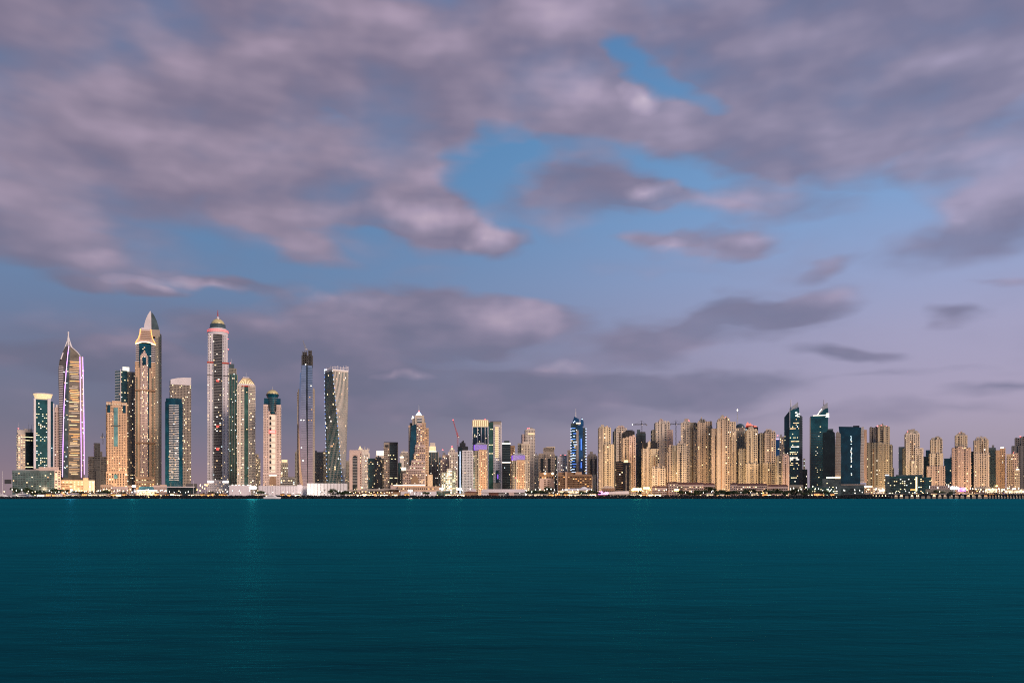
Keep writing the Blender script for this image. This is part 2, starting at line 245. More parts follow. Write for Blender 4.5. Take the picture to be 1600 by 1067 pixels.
# ------------------------------------------------------------------ building helper
RES = dict(warm=3, yellow=3, white=2, dim=3, cool=.5)
OFF = dict(yellow=4, white=2, warm=1, cool=1)
class Bld:
    def __init__(s, name, label, cat, x0, x1, Y, rel=0, ratio=.8, group=None):
        s.Y = Y; s.mpp = Y/F; s.x0 = x0; s.x1 = x1
        pc = (x0+x1)/2; face = -math.atan((pc-800)/F); rot = face + R(rel)
        w = (x1-x0)*s.mpp; X = (pc-800)*s.mpp
        for _ in range(14):
            ps = []
            for a, b in ((-.5,-.5),(.5,-.5),(.5,.5),(-.5,.5)):
                lx, ly = a*w, b*w*ratio
                gx = X+lx*math.cos(rot)-ly*math.sin(rot); gy = Y+lx*math.sin(rot)+ly*math.cos(rot)
                ps.append(800+F*gx/gy)
            lo, hi = min(ps), max(ps); w *= (x1-x0)/(hi-lo); X += (pc-(lo+hi)/2)*s.mpp
        s.w = w; s.d = w*ratio
        s.root = empty(name, (X, Y, GZ), rot, label, cat, group)
        s.m = {}; s.blocks = []; s.faces = []; s.wins = []; s.rng = random.Random(int(x0*13+x1*7+Y))
        s.Yf = Y - s.d/2*math.cos(R(rel))      # depth of the front, for heights
    def X(s, px): return ((px-s.x0)/(s.x1-s.x0)-.5)*s.w
    def Z(s, py): return CAMZ+(HOR-py)*s.Yf/F-GZ
    def mb(s, part, mat):
        k = (part, mat)
        if k not in s.m: s.m[k] = MB()
        return s.m[k]
    def block(s, xa, xb, top, f0=0, f1=1, mat='tan', base=None, win=True, part='wall', **st):
        x0, x1 = s.X(xa), s.X(xb); y0 = (-.5+f0)*s.d; y1 = (-.5+f1)*s.d; z0 = 0 if base is None else s.Z(base); z1 = s.Z(top)
        s.mb(part, mat).box(x0, x1, y0, y1, z0, z1); s.blocks.append((x0,x1,y0,y1,z0,z1))
        if win: s.faces.append((x0,x1,y0,y1,z0,z1,st))
        return x0,x1,y0,y1,z0,z1
    def gridface(s, p0, u, n, L, z0, z1, st):
        fh = st.get('fh', 3.3); cw = st.get('cw', 3.6); ww = st.get('ww', .5); wh = st.get('wh', .5); pat = st.get('pat', (1,)); lit = st.get('lit', .08); row = st.get('row', 0)
        nc = max(1, round(L/cw)); cw = L/nc; nf = int((z1-z0-st.get('top', 1.5))/fh); rg = s.rng
        mats = st.get('cols', RES); dark = st.get('dark', 'pane'); ks, ws = list(mats), list(mats.values())
        z0 += st.get('bot', .5)
        for k in range(nf):
            rl = lit; run = None
            if row and rg.random() < row: rl = st.get('rowfill', .7); run = rg.choices(ks, ws)[0]
            for i in range(nc):
                q = ww*pat[i % len(pat)]
                if q <= 0: continue
                c = (i+.5)*cw; x = p0[0]+u[0]*c+n[0]*.15; y = p0[1]+u[1]*c+n[1]*.15; z = z0+(k+.5)*fh
                hid = False
                for (a0,a1,b0,b1,c0,c1) in s.blocks:
                    if a0 < x < a1 and b0 < y < b1 and c0 < z < c1: hid = True; break
                if hid: continue
                col = None
                if rg.random() < (rl if rl > .5 else rl*.62): col = run or rg.choices(ks, ws)[0]
                if col is None and dark is None: continue
                s.wins.append((x, y, z, u[0], u[1], round(min(q, .96)*cw, 2), round(wh*fh, 2), col, dark))
        bd = st.get('bands')
        if bd:
            pr = st.get('proud', .45); m = s.mb('floor_bands', bd); bh = st.get('bh', .22)*fh; ev = st.get('every', 1)
            for k in range(0, nf+1, ev):
                z = z0+k*fh-bh/2
                a = (p0[0]-n[0]*.4, p0[1]-n[1]*.4); b_ = (p0[0]+u[0]*L+n[0]*pr, p0[1]+u[1]*L+n[1]*pr)
                m.box(min(a[0],b_[0]), max(a[0],b_[0]), min(a[1],b_[1]), max(a[1],b_[1]), max(z, .1), z+bh)
        fn = st.get('fins')
        if fn:
            m = s.mb('fins', fn); e = st.get('fe', 3); fw = st.get('fw', .16)*cw; pr = st.get('fp', .8)
            for i in range(0, nc+1, e):
                c = min(max(i*cw, fw), L-fw)
                ax, ay = p0[0]+u[0]*(c-fw)-n[0]*.3, p0[1]+u[1]*(c-fw)-n[1]*.3; bx, by = p0[0]+u[0]*(c+fw)+n[0]*pr, p0[1]+u[1]*(c+fw)+n[1]*pr
                m.box(min(ax,bx), max(ax,bx), min(ay,by), max(ay,by), max(z0-.3, .05), z1-.2)
    def finish(s, cap=90, red=None, roof=None, boxes=0):
        for (x0,x1,y0,y1,z0,z1,st) in s.faces:
            side = dict(st); side.update(st.get('side', {}))
            if st.get('front', True): s.gridface((x0,y0), (1,0), (0,-1), x1-x0, z0, z1, st)
            s.gridface((x0,y1), (0,-1), (-1,0), y1-y0, z0, z1, side)
            s.gridface((x1,y0), (0,1), (1,0), y1-y0, z0, z1, side)
        if boxes:
            bl = sorted(s.blocks, key=lambda b: -b[5])[0]; rm = roof or 'grey'
            for k in range(boxes):
                fx = s.rng.uniform(.1,.6); fw = s.rng.uniform(.2,.38); h = s.rng.uniform(2.5,6)
                m = MB(); xx = bl[0]+(bl[1]-bl[0])*fx; yy = bl[2]+(bl[3]-bl[2])*(.12+.25*k)
                m.box(xx, xx+(bl[1]-bl[0])*fw, yy, yy+(bl[3]-bl[2])*.2, bl[5]+.02, bl[5]+h); m.build('roof_box', W[rm], s.root)
        for (part, mat), m in s.m.items():
            m.build(part, W[mat] if mat in W else EM[mat], s.root)
        lit = [w for w in s.wins if w[7]]; dark = [w for w in s.wins if not w[7]]
        s.rng.shuffle(lit); one = lit[:cap]; rest = lit[cap:]; cache = {}
        for (x,y,z,ux,uy,ww,wh,col,dk) in one:
            k = (ww, wh, col)
            if k not in cache:
                m = MB(); a_ = min(ww*.40, .95); h_ = min(wh*.42, .85); m.box(-a_, a_, -.06, .1, -h_, h_)
                me = bpy.data.meshes.new('window'); me.from_pydata(m.v, [], m.f); me.materials.append(EM[col]); cache[k] = me
            o = bpy.data.objects.new('window', cache[k]); C.objects.link(o); o.parent = s.root; o.location = (x,y,z); o.rotation_euler = (0,0,math.atan2(uy,ux))
        if dark or rest:
            names = sorted({w[8] for w in dark}); cols = sorted({w[7] for w in rest}); mats = [W[n] for n in names]+[EM[c] for c in cols]
            v = []; f = []; mi = []
            for (x,y,z,ux,uy,ww,wh,col,dk) in dark+rest:
                o = len(v); a = ww/2; h = wh/2
                v += [(x-ux*a,y-uy*a,z-h),(x+ux*a,y+uy*a,z-h),(x+ux*a,y+uy*a,z+h),(x-ux*a,y-uy*a,z+h)]
                f.append((o,o+1,o+2,o+3)); mi.append(names.index(dk) if col is None else len(names)+cols.index(col))
            if len(v) > 400*1: 
                m = MB(); m.v = v; m.f = f; o = m.build('windows', None, s.root, mats=mats, mi=mi); o['kind'] = 'stuff'
            else:
                for q in range(len(f)):
                    m = MB(); m.v = v[4*q:4*q+4]; m.f = [(0,1,2,3)]; m.build('window', mats[mi[q]], s.root)
        if red:
            for (px, py) in red:
                m = MB(); x, z = s.X(px), s.Z(py); m.lathe([(.1,z-1.0),(1.0,z-.4),(1.1,z+.4),(.3,z+1.2)], x, 0, 8); o = m.build('beacon', EM['redglow'], s.root)
        return s.root
def spire(b, px, p0, p1, r=1.0, mat='steel', y=0, name='spire'):
    m = MB(); m.tube((b.X(px), y, b.Z(p0)), (b.X(px), y, b.Z(p1)), r, r*.35, 8); return m.build(name, W[mat] if mat in W else EM[mat], b.root)
def part(b, name, mat, fn, smooth=False):
    m = MB(); fn(m); return m.build(name, W[mat] if mat in W else EM[mat], b.root, smooth)
def outline(b, name, mat, pts, y0, y1):
    m = MB(); m.slab([(b.X(x), b.Z(y)) for x, y in pts], y0, y1); return m.build(name, W[mat] if mat in W else EM[mat], b.root)
def pole(b, name, mat, pts, r, y):
    m = MB()
    for (a, c) in zip(pts, pts[1:]): m.tube((b.X(a[0]), y, b.Z(a[1])), (b.X(c[0]), y, b.Z(c[1])), r)
    return m.build(name, W[mat] if mat in W else EM[mat], b.root)
# ------------------------------------------------------------------ setting: sea, land
def mat_sea():
    m = bpy.data.materials.new('sea_water'); m.use_nodes = True; nt = m.node_tree; N = nt.nodes; L = nt.links; N.clear()
    out = N.new('ShaderNodeOutputMaterial'); d = N.new('ShaderNodeBsdfDiffuse'); g = N.new('ShaderNodeBsdfGlossy'); mx = N.new('ShaderNodeMixShader')
    tc = N.new('ShaderNodeTexCoord')
    mp = N.new('ShaderNodeMapping'); mp.inputs['Scale'].default_value = (.006, .016, 1); L.new(tc.outputs['Object'], mp.inputs[0])
    n = N.new('ShaderNodeTexNoise'); n.inputs['Scale'].default_value = 1; n.inputs['Detail'].default_value = 6; L.new(mp.outputs[0], n.inputs['Vector'])
    r = N.new('ShaderNodeValToRGB'); e = r.color_ramp.elements; e[0].position = .36; e[0].color = (.0,.013,.016,1); e[1].position = .66; e[1].color = (.0,.057,.061,1); 
    mp3 = N.new('ShaderNodeMapping'); mp3.inputs['Scale'].default_value = (.16,.75,1); L.new(tc.outputs['Object'], mp3.inputs[0])
    n3 = N.new('ShaderNodeTexNoise'); n3.inputs['Scale'].default_value = 1; n3.inputs['Detail'].default_value = 7; n3.inputs['Roughness'].default_value = .65; L.new(mp3.outputs[0], n3.inputs['Vector'])
    av = N.new('ShaderNodeMix'); av.inputs['Factor'].default_value = .45; L.new(n.outputs['Fac'], av.inputs['A']); L.new(n3.outputs['Fac'], av.inputs['B'])
    L.new(av.outputs[0], r.inputs[0]); L.new(r.outputs[0], d.inputs['Color'])
    b = None
    for (sx, sy, st, ds) in ((.04,.13,.4,.6),(.3,1.0,.45,.14),(1.3,3.6,.5,.06)):
        mq = N.new('ShaderNodeMapping'); mq.inputs['Scale'].default_value = (sx, sy, 1); mq.inputs['Rotation'].default_value = (0,0,R(6)); L.new(tc.outputs['Object'], mq.inputs[0])
        w = N.new('ShaderNodeTexNoise'); w.inputs['Scale'].default_value = 1; w.inputs['Detail'].default_value = 4; L.new(mq.outputs[0], w.inputs['Vector'])
        bp = N.new('ShaderNodeBump'); bp.inputs['Strength'].default_value = st; bp.inputs['Distance'].default_value = ds; L.new(w.outputs['Fac'], bp.inputs['Height'])
        if b: L.new(b.outputs[0], bp.inputs['Normal'])
        b = bp
    L.new(b.outputs[0], d.inputs['Normal']); L.new(b.outputs[0], g.inputs['Normal']); g.inputs['Roughness'].default_value = .5; g.inputs['Color'].default_value = (.0,.62,.70,1)
    fr = N.new('ShaderNodeFresnel'); fr.inputs['IOR'].default_value = 1.33; L.new(b.outputs[0], fr.inputs['Normal'])
    mr = N.new('ShaderNodeMapRange'); L.new(fr.outputs[0], mr.inputs['Value']); mr.inputs['To Min'].default_value = 0; mr.inputs['To Max'].default_value = .24
    L.new(mr.outputs[0], mx.inputs[0]); L.new(d.outputs[0], mx.inputs[1]); L.new(g.outputs[0], mx.inputs[2]); 
    g2 = N.new('ShaderNodeBsdfGlossy'); g2.inputs['Roughness'].default_value = .52; g2.inputs['Color'].default_value = (.38,.85,.95,1); m2 = N.new('ShaderNodeMixShader'); m2.inputs[0].default_value = .022
    L.new(mx.outputs[0], m2.inputs[1]); L.new(g2.outputs[0], m2.inputs[2]); L.new(m2.outputs[0], out.inputs[0])
    return m
m = MB(); m.add([(-60000,-3000,0),(60000,-3000,0),(60000,60000,0),(-60000,60000,0)], [(0,1,2,3)])
tag(m.build('sea', mat_sea()), kind='structure')
m = MB(); gp = [(-30000,1290),(-800,1290),(-640,1290),(-640,1146),(30000,1146),(40000,50000),(-40000,50000)]
m.prism(gp, -2, GZ); tag(m.build('ground', mat_wall('sandy_ground', (.24,.19,.14), scale=.01)), kind='structure')
m = MB(); m.prism([(-640,1225),(900,1225),(900,1237),(-640,1237)], GZ-.5, GZ+.06); tag(m.build('road', mat_wall('asphalt', (.05,.05,.05), scale=.02)), kind='structure')
m = MB(); m.prism([(-640,1156),(900,1156),(900,1170),(-640,1170)], GZ-.5, GZ+.5); tag(m.build('promenade', mat_wall('paving', (.33,.29,.25), scale=.02)), kind='structure')
# rock breakwater along the shore
rk = random.Random(3); m = MB()
def rock(m, x, y, z, r):
    rings = []
    for k, (q, h) in enumerate(((.55,-.7),(1,-.15),(.85,.4),(.4,.75))):
        rings.append([(x+math.cos(a*1.047+k*.3)*r*q*rk.uniform(.75,1.25), y+math.sin(a*1.047+k*.3)*r*q*rk.uniform(.75,1.25), z+h*r*rk.uniform(.8,1.1)) for a in range(6)])
    m.loft(rings)
for i in range(5200):
    x = rk.uniform(-900, 520); t = rk.random()
    y = 1126+t*22+3*math.sin(x*.013); z = .2+t*4.2
    if x < -560: z = .1+t*3.6; y -= 10+6*math.sin(x*.03)
    if x < -640 and t > .6: z = 1.9
    rock(m, x, y, z, rk.uniform(.7, 1.7))
for i in range(260): rock(m, -800+rk.random()**1.5*190, 1075+rk.uniform(-6,8), rk.uniform(-.2,1.4), rk.uniform(.8,1.8))
tag(m.build('breakwater_rocks', mat_wall('dark_rock', (.006,.006,.007), scale=.4, var=.5)), 'dark boulder breakwater along the water in front of the city', 'breakwater', kind='stuff')

# ------------------------------------------------------------------ left group of towers
PK = dict(fh=3.4, cw=3.4, ww=.5, wh=.55)
# low cream tower half in glass
b = Bld('apartment_tower', 'low cream tower with a glass right half, behind the wide teal hotel at far left', 'tower', 26, 54, 1640, 6, .8)
b.block(26,38.5,676,0,1,'cream',fh=3.4,cw=4,ww=.6,wh=.35,lit=.8,dark='panebrown',cols=dict(warm=3,dim=4,yellow=2))
b.block(38,54,675,.08,1,'ink',fh=3.4,cw=3.4,ww=.9,wh=.4,lit=.03,row=.3,rowfill=.75,dark=None,cols=dict(yellow=3,warm=2))
b.block(26,39.5,671,.5,.9,'cream',win=False); b.block(38,52,669,.55,.9,'cream',win=False)
for px, t in ((28,660),(36,664),(45,659),(50,662)): spire(b, px, 672, t, .5, name='mast')
b.finish(60, red=[(28,669)])
# white framed teal tower
b = Bld('office_tower', 'white framed teal glass tower with a lit disc crown, beside the curved purple edged tower', 'tower', 52, 85, 1600, 2, .8)
b.block(55.5,74,624.5,.02,.9,'teal',fh=3.5,cw=3.2,ww=.9,wh=.42,lit=.28,row=.1,dark=None,cols=dict(yellow=3,white=3,cool=1.5))
b.block(52,55.5,623,0,1,'lilac',win=False,part='pier'); b.block(74,79,622,0,.95,'lilac',win=False,part='pier')
b.block(79,83,626,.15,.95,'navy',fh=3.5,cw=3,ww=.8,wh=.4,lit=.05,dark=None); b.block(83,85,629,.1,1,'lilac',win=False,part='pier')
b.block(52,85,732,0,1,'pink',win=False,part='podium')
part(b,'crown','crownlit',lambda m: m.lathe([(10.8*b.mpp,b.Z(622)),(11.5*b.mpp,b.Z(620)),(12.8*b.mpp,b.Z(616)),(13.4*b.mpp,b.Z(615))],b.X(67),0,28,1,.8))
part(b,'roof','lilac',lambda m: m.lathe([(13.9*b.mpp,b.Z(614.9)),(13.9*b.mpp,b.Z(613.9))],b.X(67),0,28,1,.8)); b.finish(90)
b = Bld('apartment_tower', 'pink tower squeezed between the white framed tower and the curved purple edged tower', 'tower', 83, 99, 1690, 10, .9)
b.block(83,99,642,0,1,'pink',**PK,pat=(1.5,.7,1.5),lit=.12); b.block(84,97,636,.2,.9,'pink',win=False); b.block(86,93,632,.3,.8,'lilac',win=False); b.finish(40)
# wide teal hotel
b = Bld('hotel', 'wide low teal hotel with gridded windows on the far left shore', 'hotel', 19, 95, 1480, 0, .35)
b.block(19,85,735,0,1,'slate',fh=3.3,cw=4.2,ww=.7,wh=.5,lit=.13,dark='paneteal',cols=dict(warm=3,yellow=3,dim=2))
b.block(85,95,734,.02,.98,'pink',fh=3.3,cw=4.5,ww=.6,wh=.5,lit=.45,cols=dict(warm=3,orange=2,yellow=1))
b.block(24,60,733.3,.2,.9,'grey',win=False,part='roof'); b.block(60,92,729,.3,.9,'pink',win=False,part='roof'); b.finish(100)
# curved tower with spire
b = Bld('curved_tower', 'tall curved sail shaped tower with lilac neon edges and a white spire', 'tower', 91, 132, 1700, 0, .7)
d = b.d
outline(b,'wall','bronze',[(97.5,773),(97.5,745),(98.2,700),(99.3,650),(101,610),(103.2,580),(105.5,556),(107.2,541),(112,543),(117,546.5),(121,550.5),(125,556),(126.5,640),(127.2,700),(127.4,773)],-d/2,d/2-4)
outline(b,'glass_bay','slate',[(98.2,746),(98.9,700),(100.1,650),(101.8,610),(104,580),(106.3,556),(107.5,546),(110,547),(109.4,556),(108.2,580),(107.2,610),(106.7,650),(106.4,700),(106.4,746)],-d/2-.6,-d/2+1)
outline(b,'side_wing','darkgrey',[(93.5,773),(93.5,700),(92.5,640),(91.3,600),(91.2,575),(93,563),(97,552),(102,541),(106.8,540),(104.5,556),(102.4,580),(100.3,610),(98.6,650),(97.6,700),(97.2,773)],-d/2+6,d/2)
outline(b,'right_wing','taupe',[(127.6,773),(127.4,700),(126.6,640),(125.2,556),(129.5,554.5),(131,600),(131.8,660),(132.2,773)],-d/2+3,d/2)
def slabs(m):
    for k in range(62):
        py = 741-k*2.75
        if py < 572: break
        t = (741-py)/200; m.box(b.X(91.4+2*(1-t)), b.X(98-0.5*(1-t)+4.5*max(0,t-.55)), -d/2+4.6, -d/2+6.2, b.Z(py), b.Z(py)+1.1)
part(b,'balcony_slabs','lilac',slabs)
def ledge(m):
    for k in range(66):
        py = 743-k*2.75; xr = 124.6+ (py-560)/180*2 if py > 560 else 122
        if py < 553: break
        m.box(b.X(107.5), b.X(xr), -d/2-.7, -d/2+.5, b.Z(py), b.Z(py)+.9)
part(b,'floor_bands','taupe',ledge)
def lits():
    rg = random.Random(5); n = 0
    for k in range(66):
        py = 742-k*2.75
        if py < 566: break
        p = .92 if (655 < py < 745 or 560 < py < 650) else .6
        if rg.random() < p:
            m = MB(); a = 107.6+rg.random()**3*8; e = 124.2-rg.random()**3*4
            m.box(b.X(a), b.X(e), -d/2-.5, -d/2+.4, b.Z(py)+1.2, b.Z(py)+2.2); m.build('lit_floor', EM[rg.choice(['warm','dim','orange','softlit','warm'])], b.root)
lits()
rg = random.Random(15)
for k in range(45):
    py = rg.uniform(575,740); x = rg.uniform(99.5,106.5) if k % 2 else rg.uniform(127.5,131)
    m = MB(); m.box(b.X(x)-.8,b.X(x)+.8,-d/2-.9 if k%2 else -d/2+2.6,-d/2+3.4,b.Z(py),b.Z(py)+1.5); m.build('window',EM[rg.choice(['white','cool','warm'])],b.root)
pole(b,'neon_edge','neon',[(97.5,745),(98.3,700),(99.4,650),(101.1,610),(103.3,580),(105.6,556),(107.4,541)],.75,-d/2-1)
pole(b,'neon_edge','neon',[(127.1,746),(126.8,700),(126,640),(124.8,556)],.7,-d/2-1)
pole(b,'neon_edge','neon',[(131.8,741),(131.3,660),(130.4,600),(129.2,556)],.7,-d/2+2.5)
pole(b,'roof_arch','white',[(108.5,536),(111,541.5),(116,545.5),(121,549.5),(125.3,555)],1.0,-d/2)
def strut(m):
    for y in (-d/2+2,d/2-6):
        m.tube((b.X(95),y,b.Z(562)),(b.X(105.8),0,b.Z(528)),1.3,.8); m.tube((b.X(112.5),y,b.Z(544)),(b.X(107.5),0,b.Z(527)),1.5,.9)
    m.tube((b.X(107.2),-d/2+2,b.Z(548)),(b.X(106.8),0,b.Z(526)),1.4,1)
part(b,'spire_struts','white',strut)
part(b,'spire','white',lambda m: m.lathe([(3.2,b.Z(541)),(2.6,b.Z(528)),(1.5,b.Z(524)),(1.3,b.Z(519)),(1.7,b.Z(518.5)),(1.7,b.Z(517.2)),(.5,b.Z(516))],b.X(106.6),0,10))
# low lit block at the foot
b = Bld('retail_block', 'low ochre block with bright lit shop floors at the foot of the curved tower', 'building', 96, 148, 1520, 0, .4)
b.block(96,131,750,0,1,'orange',fh=4,cw=6,ww=.92,wh=.45,lit=.6,row=.3,dark='panebrown',cols=dict(warm=3,yellow=3))
b.block(130,138,746.5,-.02,.9,'orange',win=False); b.block(138,148,750,.05,1,'sand',fh=4,cw=5,ww=.6,wh=.5,lit=.75,dark='panebrown',cols=dict(warm=2,yellow=3,white=1)); b.finish(100)
# dark unfinished blocks with a crane
b = Bld('unfinished_block', 'dark unfinished concrete block with lit crane lamp, left of the tan arched tower', 'building', 138, 168, 1560, 4, .7)
b.block(138,167,713,.1,1,'darkgrey',fh=3.6,cw=5,ww=.8,wh=.55,lit=.01,dark='pane',bands='darkgrey'); b.block(146.5,156,692,0,.8,'black',fh=3.6,cw=5,ww=.7,wh=.5,lit=.01); b.block(149,156,735,-.15,.1,'black',win=False); b.block(154,160,705,.3,.8,'darkgrey',win=False); b.finish(20)
# tan arched tower
b = Bld('apartment_tower', 'broad tan tower with an aqua glass centre strip and arched crown, left of spired skyscraper', 'tower', 165, 199, 1580, 0, .8)
s = dict(fh=3.3,cw=2.8,ww=.45,wh=.55,lit=.12,fins='orange',fe=2,fp=.4,cols=dict(warm=4,dim=3,yellow=1))
b.block(167,198,645,0,1,'orange',**s); b.block(170,195,634,.05,.95,'orange',**s); b.block(165.5,199,737,-.04,1,'orange',fh=5,cw=4.5,ww=.4,wh=.7,lit=.2); b.block(165.8,198.6,631,.3,.8,'orange',**s)
b.block(166,175,627.5,.25,.75,'orange',win=False,part='crown'); b.block(189,198.6,627.5,.25,.75,'orange',win=False,part='crown'); b.block(175,189,626,.1,.85,'orange',win=False,part='crown')
part(b,'crown_trim','sand',lambda m: [m.box(b.X(166+i*4.06),b.X(168.6+i*4.06),-b.d*.4-1.3,-b.d*.4+.3,b.Z(632.5),b.Z(630)) for i in range(8)])
b.block(177.6,184,637,-.03,.2,'sky',base=697,win=False,part='glass_strip'); b.block(168,172.5,633,.02,.3,'navy',base=645,win=False,part='glass_corner'); b.block(192,196.5,633,.02,.3,'navy',base=645,win=False,part='glass_corner')
b.block(174,188,664.6,-.04,.1,'darkgrey',base=666,win=False,part='belt')
b.block(177.8,183.5,741,-.055,.1,'sky',base=748,win=False,part='glass_strip'); b.finish(100)
# behind: green-grey tower with lit box
b = Bld('apartment_tower', 'slim tower with bright white rooftop box and blue left edge, behind tan arched tower', 'tower', 180, 211, 1760, 0, .8)
b.block(180,188,579,.1,.8,'navy',fh=3.4,cw=3,ww=.7,wh=.4,lit=.06,dark=None,bands='steel',bh=.25); b.block(188.5,199,579,0,.9,'teal',fh=3.4,cw=3,ww=.85,wh=.45,lit=.18,dark='paneteal',cols=dict(yellow=3,warm=2,cool=1)); b.block(198.5,211,580,.05,1,'olive',fh=3.4,cw=3.4,ww=.5,wh=.5,lit=.18,pat=(1,.6,1.4)); b.block(187.8,189.2,577,-.02,.9,'lilac',win=False,part='pier')
b.block(191.5,202,572.5,.2,.7,'whitebox',base=579.5,win=False,part='sign_box'); b.finish(80)
# tallest with gothic crown
b = Bld('skyscraper', 'very tall tan skyscraper with a lit yoke crown and twin curved spire blades', 'tower', 211, 252.5, 1720, -2, .75)
s = dict(fh=3.5,cw=3.0,ww=.42,wh=.52,lit=.12,cols=dict(warm=4,yellow=2,dim=2))
b.block(211,217.5,566,0,.9,'orange',**s); b.block(236.5,243,566,0,.9,'orange',**s); b.block(217.5,236.5,537,.06,.9,'navy',fh=3.5,cw=3,ww=.8,wh=.4,lit=.05,dark=None)
b.block(219.5,231.5,556,-.06,.5,'pink',fh=3.5,cw=2.6,ww=.4,wh=.5,lit=.3,cols=dict(yellow=3,warm=4,white=1)); b.block(221.5,229.5,552.5,-.05,.4,'pink',win=False); b.block(223.5,227.5,550,-.045,.35,'pink',win=False)
b.block(222.5,228.5,558.5,-.07,.1,'navy',base=571,win=False,part='glass_niche')
b.block(213,217,564,.05,.3,'navy',base=572,win=False,part='glass_corner'); b.block(237,241,564,.05,.3,'navy',base=572,win=False,part='glass_corner')
for x in (215.9,233.6): b.block(x,x+2.3,575,-.01,.3,'orange',win=False,part='pier')
for x in (213.2,238.6): b.block(x,x+1.7,590,-.015,.1,'green',win=False,part='glass_strip')
for p in (609,691): b.block(210.8,243.2,p,-.08,.6,'brown',base=p+2.2,win=False,part='belt')
b.block(212,242,745,-.08,.5,'orange',fh=4.5,cw=5,ww=.5,wh=.5,lit=.6,cols=dict(warm=2,orange=2)); b.block(214,240,751.5,-.1,.5,'sand',base=754,win=False,part='portal')
part(b,'side_balconies','lilac',lambda m: [m.box(b.X(x0),b.X(x1),-b.d*.47,b.d*.2,b.Z(565-k*3.3),b.Z(565-k*3.3)+1.6) for k in range(9) for x0,x1 in ((212,217.3),(236.7,242.3))])
b.block(243,248,523,.1,1,'olive',fh=3.5,cw=3.2,ww=.5,wh=.5,lit=.06,pat=(1,.5)); b.block(247,252.5,519,.25,1,'darkgrey',fh=3.5,cw=3,ww=.6,wh=.5,lit=.02,dark='paneteal')  # olive and dark grey walls put the right side's shading into colour
outline(b,'crown','pink',[(211.8,540),(213,534),(216.5,529),(218.6,522),(219.5,515),(236,515),(237,522),(239,529),(242,534),(243.2,540),(239,537.5),(233,535.5),(227.5,535),(222,535.5),(216,537.5)],-b.d*.46,b.d*.3)
part(b,'crown_louvres','brown',lambda m: [m.box(b.X(220.5-k*.35),b.X(235.3+k*.35),-b.d*.46-.5,-b.d*.4,b.Z(519+k*2.8),b.Z(519+k*2.8)+1.7) for k in range(5)])
pole(b,'lit_yoke','amber',[(219.5,514),(218.6,522),(216.5,529),(213,534),(211.8,538)],1.0,-b.d*.46-1.5); pole(b,'lit_yoke','amber',[(236,514),(237,522),(239,529),(242,534),(243.4,538)],1.0,-b.d*.46-1.5)
pole(b,'lit_arch','lampw',[(211.8,538.5),(216,536.5),(222,534.8),(227.5,534.4),(233,534.8),(239,536.5),(243.4,538.5)],.55,-b.d*.46-1.5)
b.block(221,234,512,.05,.6,'lilac',base=516,win=False,part='crown_cap'); b.block(226,250,513,.2,.8,'taupe',base=524,win=False,part='crown_cap')
outline(b,'spire_blade','lilac',[(224.5,513),(225.3,506),(227.5,498),(231,490),(235.2,483.5),(236.2,488),(236.6,513)],-b.d*.28,-b.d*.1)
outline(b,'spire_blade','slate',[(236.8,513),(236.4,490),(236.6,484.5),(241,490),(245,498),(248,507),(249.5,517),(249.5,524),(240,524)],-b.d*.2,b.d*.1)
b.finish(100)
b = Bld('apartment_tower', 'dark curved tower with stacked white balconies and navy roof band, right of spired skyscraper', 'tower', 258, 285.5, 1600, 0, .9)
def bow(b, xa, xb, top, mat, f=.18, base=None, name='wall', n=12, back=.4):
    x0,x1 = b.X(xa),b.X(xb); pl = [(x0+(x1-x0)*i/n, -b.d*.5+b.d*f*(2*i/n-1)**2) for i in range(n+1)]+[(x1,b.d*back),(x0,b.d*back)]
    b.mb(name,mat).prism(pl, 0 if base is None else b.Z(base), b.Z(top)); return pl
bow(b,258,285.5,627,'navy',.22); bow(b,259,284,622,'navy',.22,628,'roof_band')
def bal(m):
    for k in range(44):
        z = b.Z(750)+k*3.45
        if z > b.Z(633): break
        for xa,xb in ((264,271.2),(272.3,279.5)):
            pl = [(b.X(xa)+(b.X(xb)-b.X(xa))*i/4, -b.d*.5-2.4+b.d*.22*(2*((xa-258)+(xb-xa)*i/4)/27.5-1)**2) for i in range(5)]
            m.prism(pl+[(b.X(xb),-b.d*.3),(b.X(xa),-b.d*.3)], z, z+1.4)
part(b,'balconies','steel',bal)
for i in range(34):
    z = b.Z(748)+int(b.rng.random()*38)*3.45+1.7; x = b.X(b.rng.uniform(264.5,279)); yy = -b.d*.5+b.d*.22*(x/b.w*2)**2-.5; m = MB(); m.box(x-1.3,x+1.3,yy,yy+1,z,z+1.5); m.build('window',EM[b.rng.choice(['warm','white','dim'])],b.root)
b.finish(0)
b = Bld('apartment_tower', 'taupe tower with a pale sloped roof, rising behind the dark balconied curved tower', 'tower', 265, 299, 1750, 4, .8)
s = dict(fh=3.4,cw=3,ww=.6,wh=.5,lit=.16,bands='taupe',bh=.2,cols=dict(warm=3,yellow=4,white=1))
b.block(265,298.5,600,0,1,'taupe',**s); outline(b,'roof','lilac',[(265,601),(265,593.5),(275,591),(286,589.5),(298.6,589),(298.6,601)],-b.d/2-.5,b.d/2); b.finish(100)
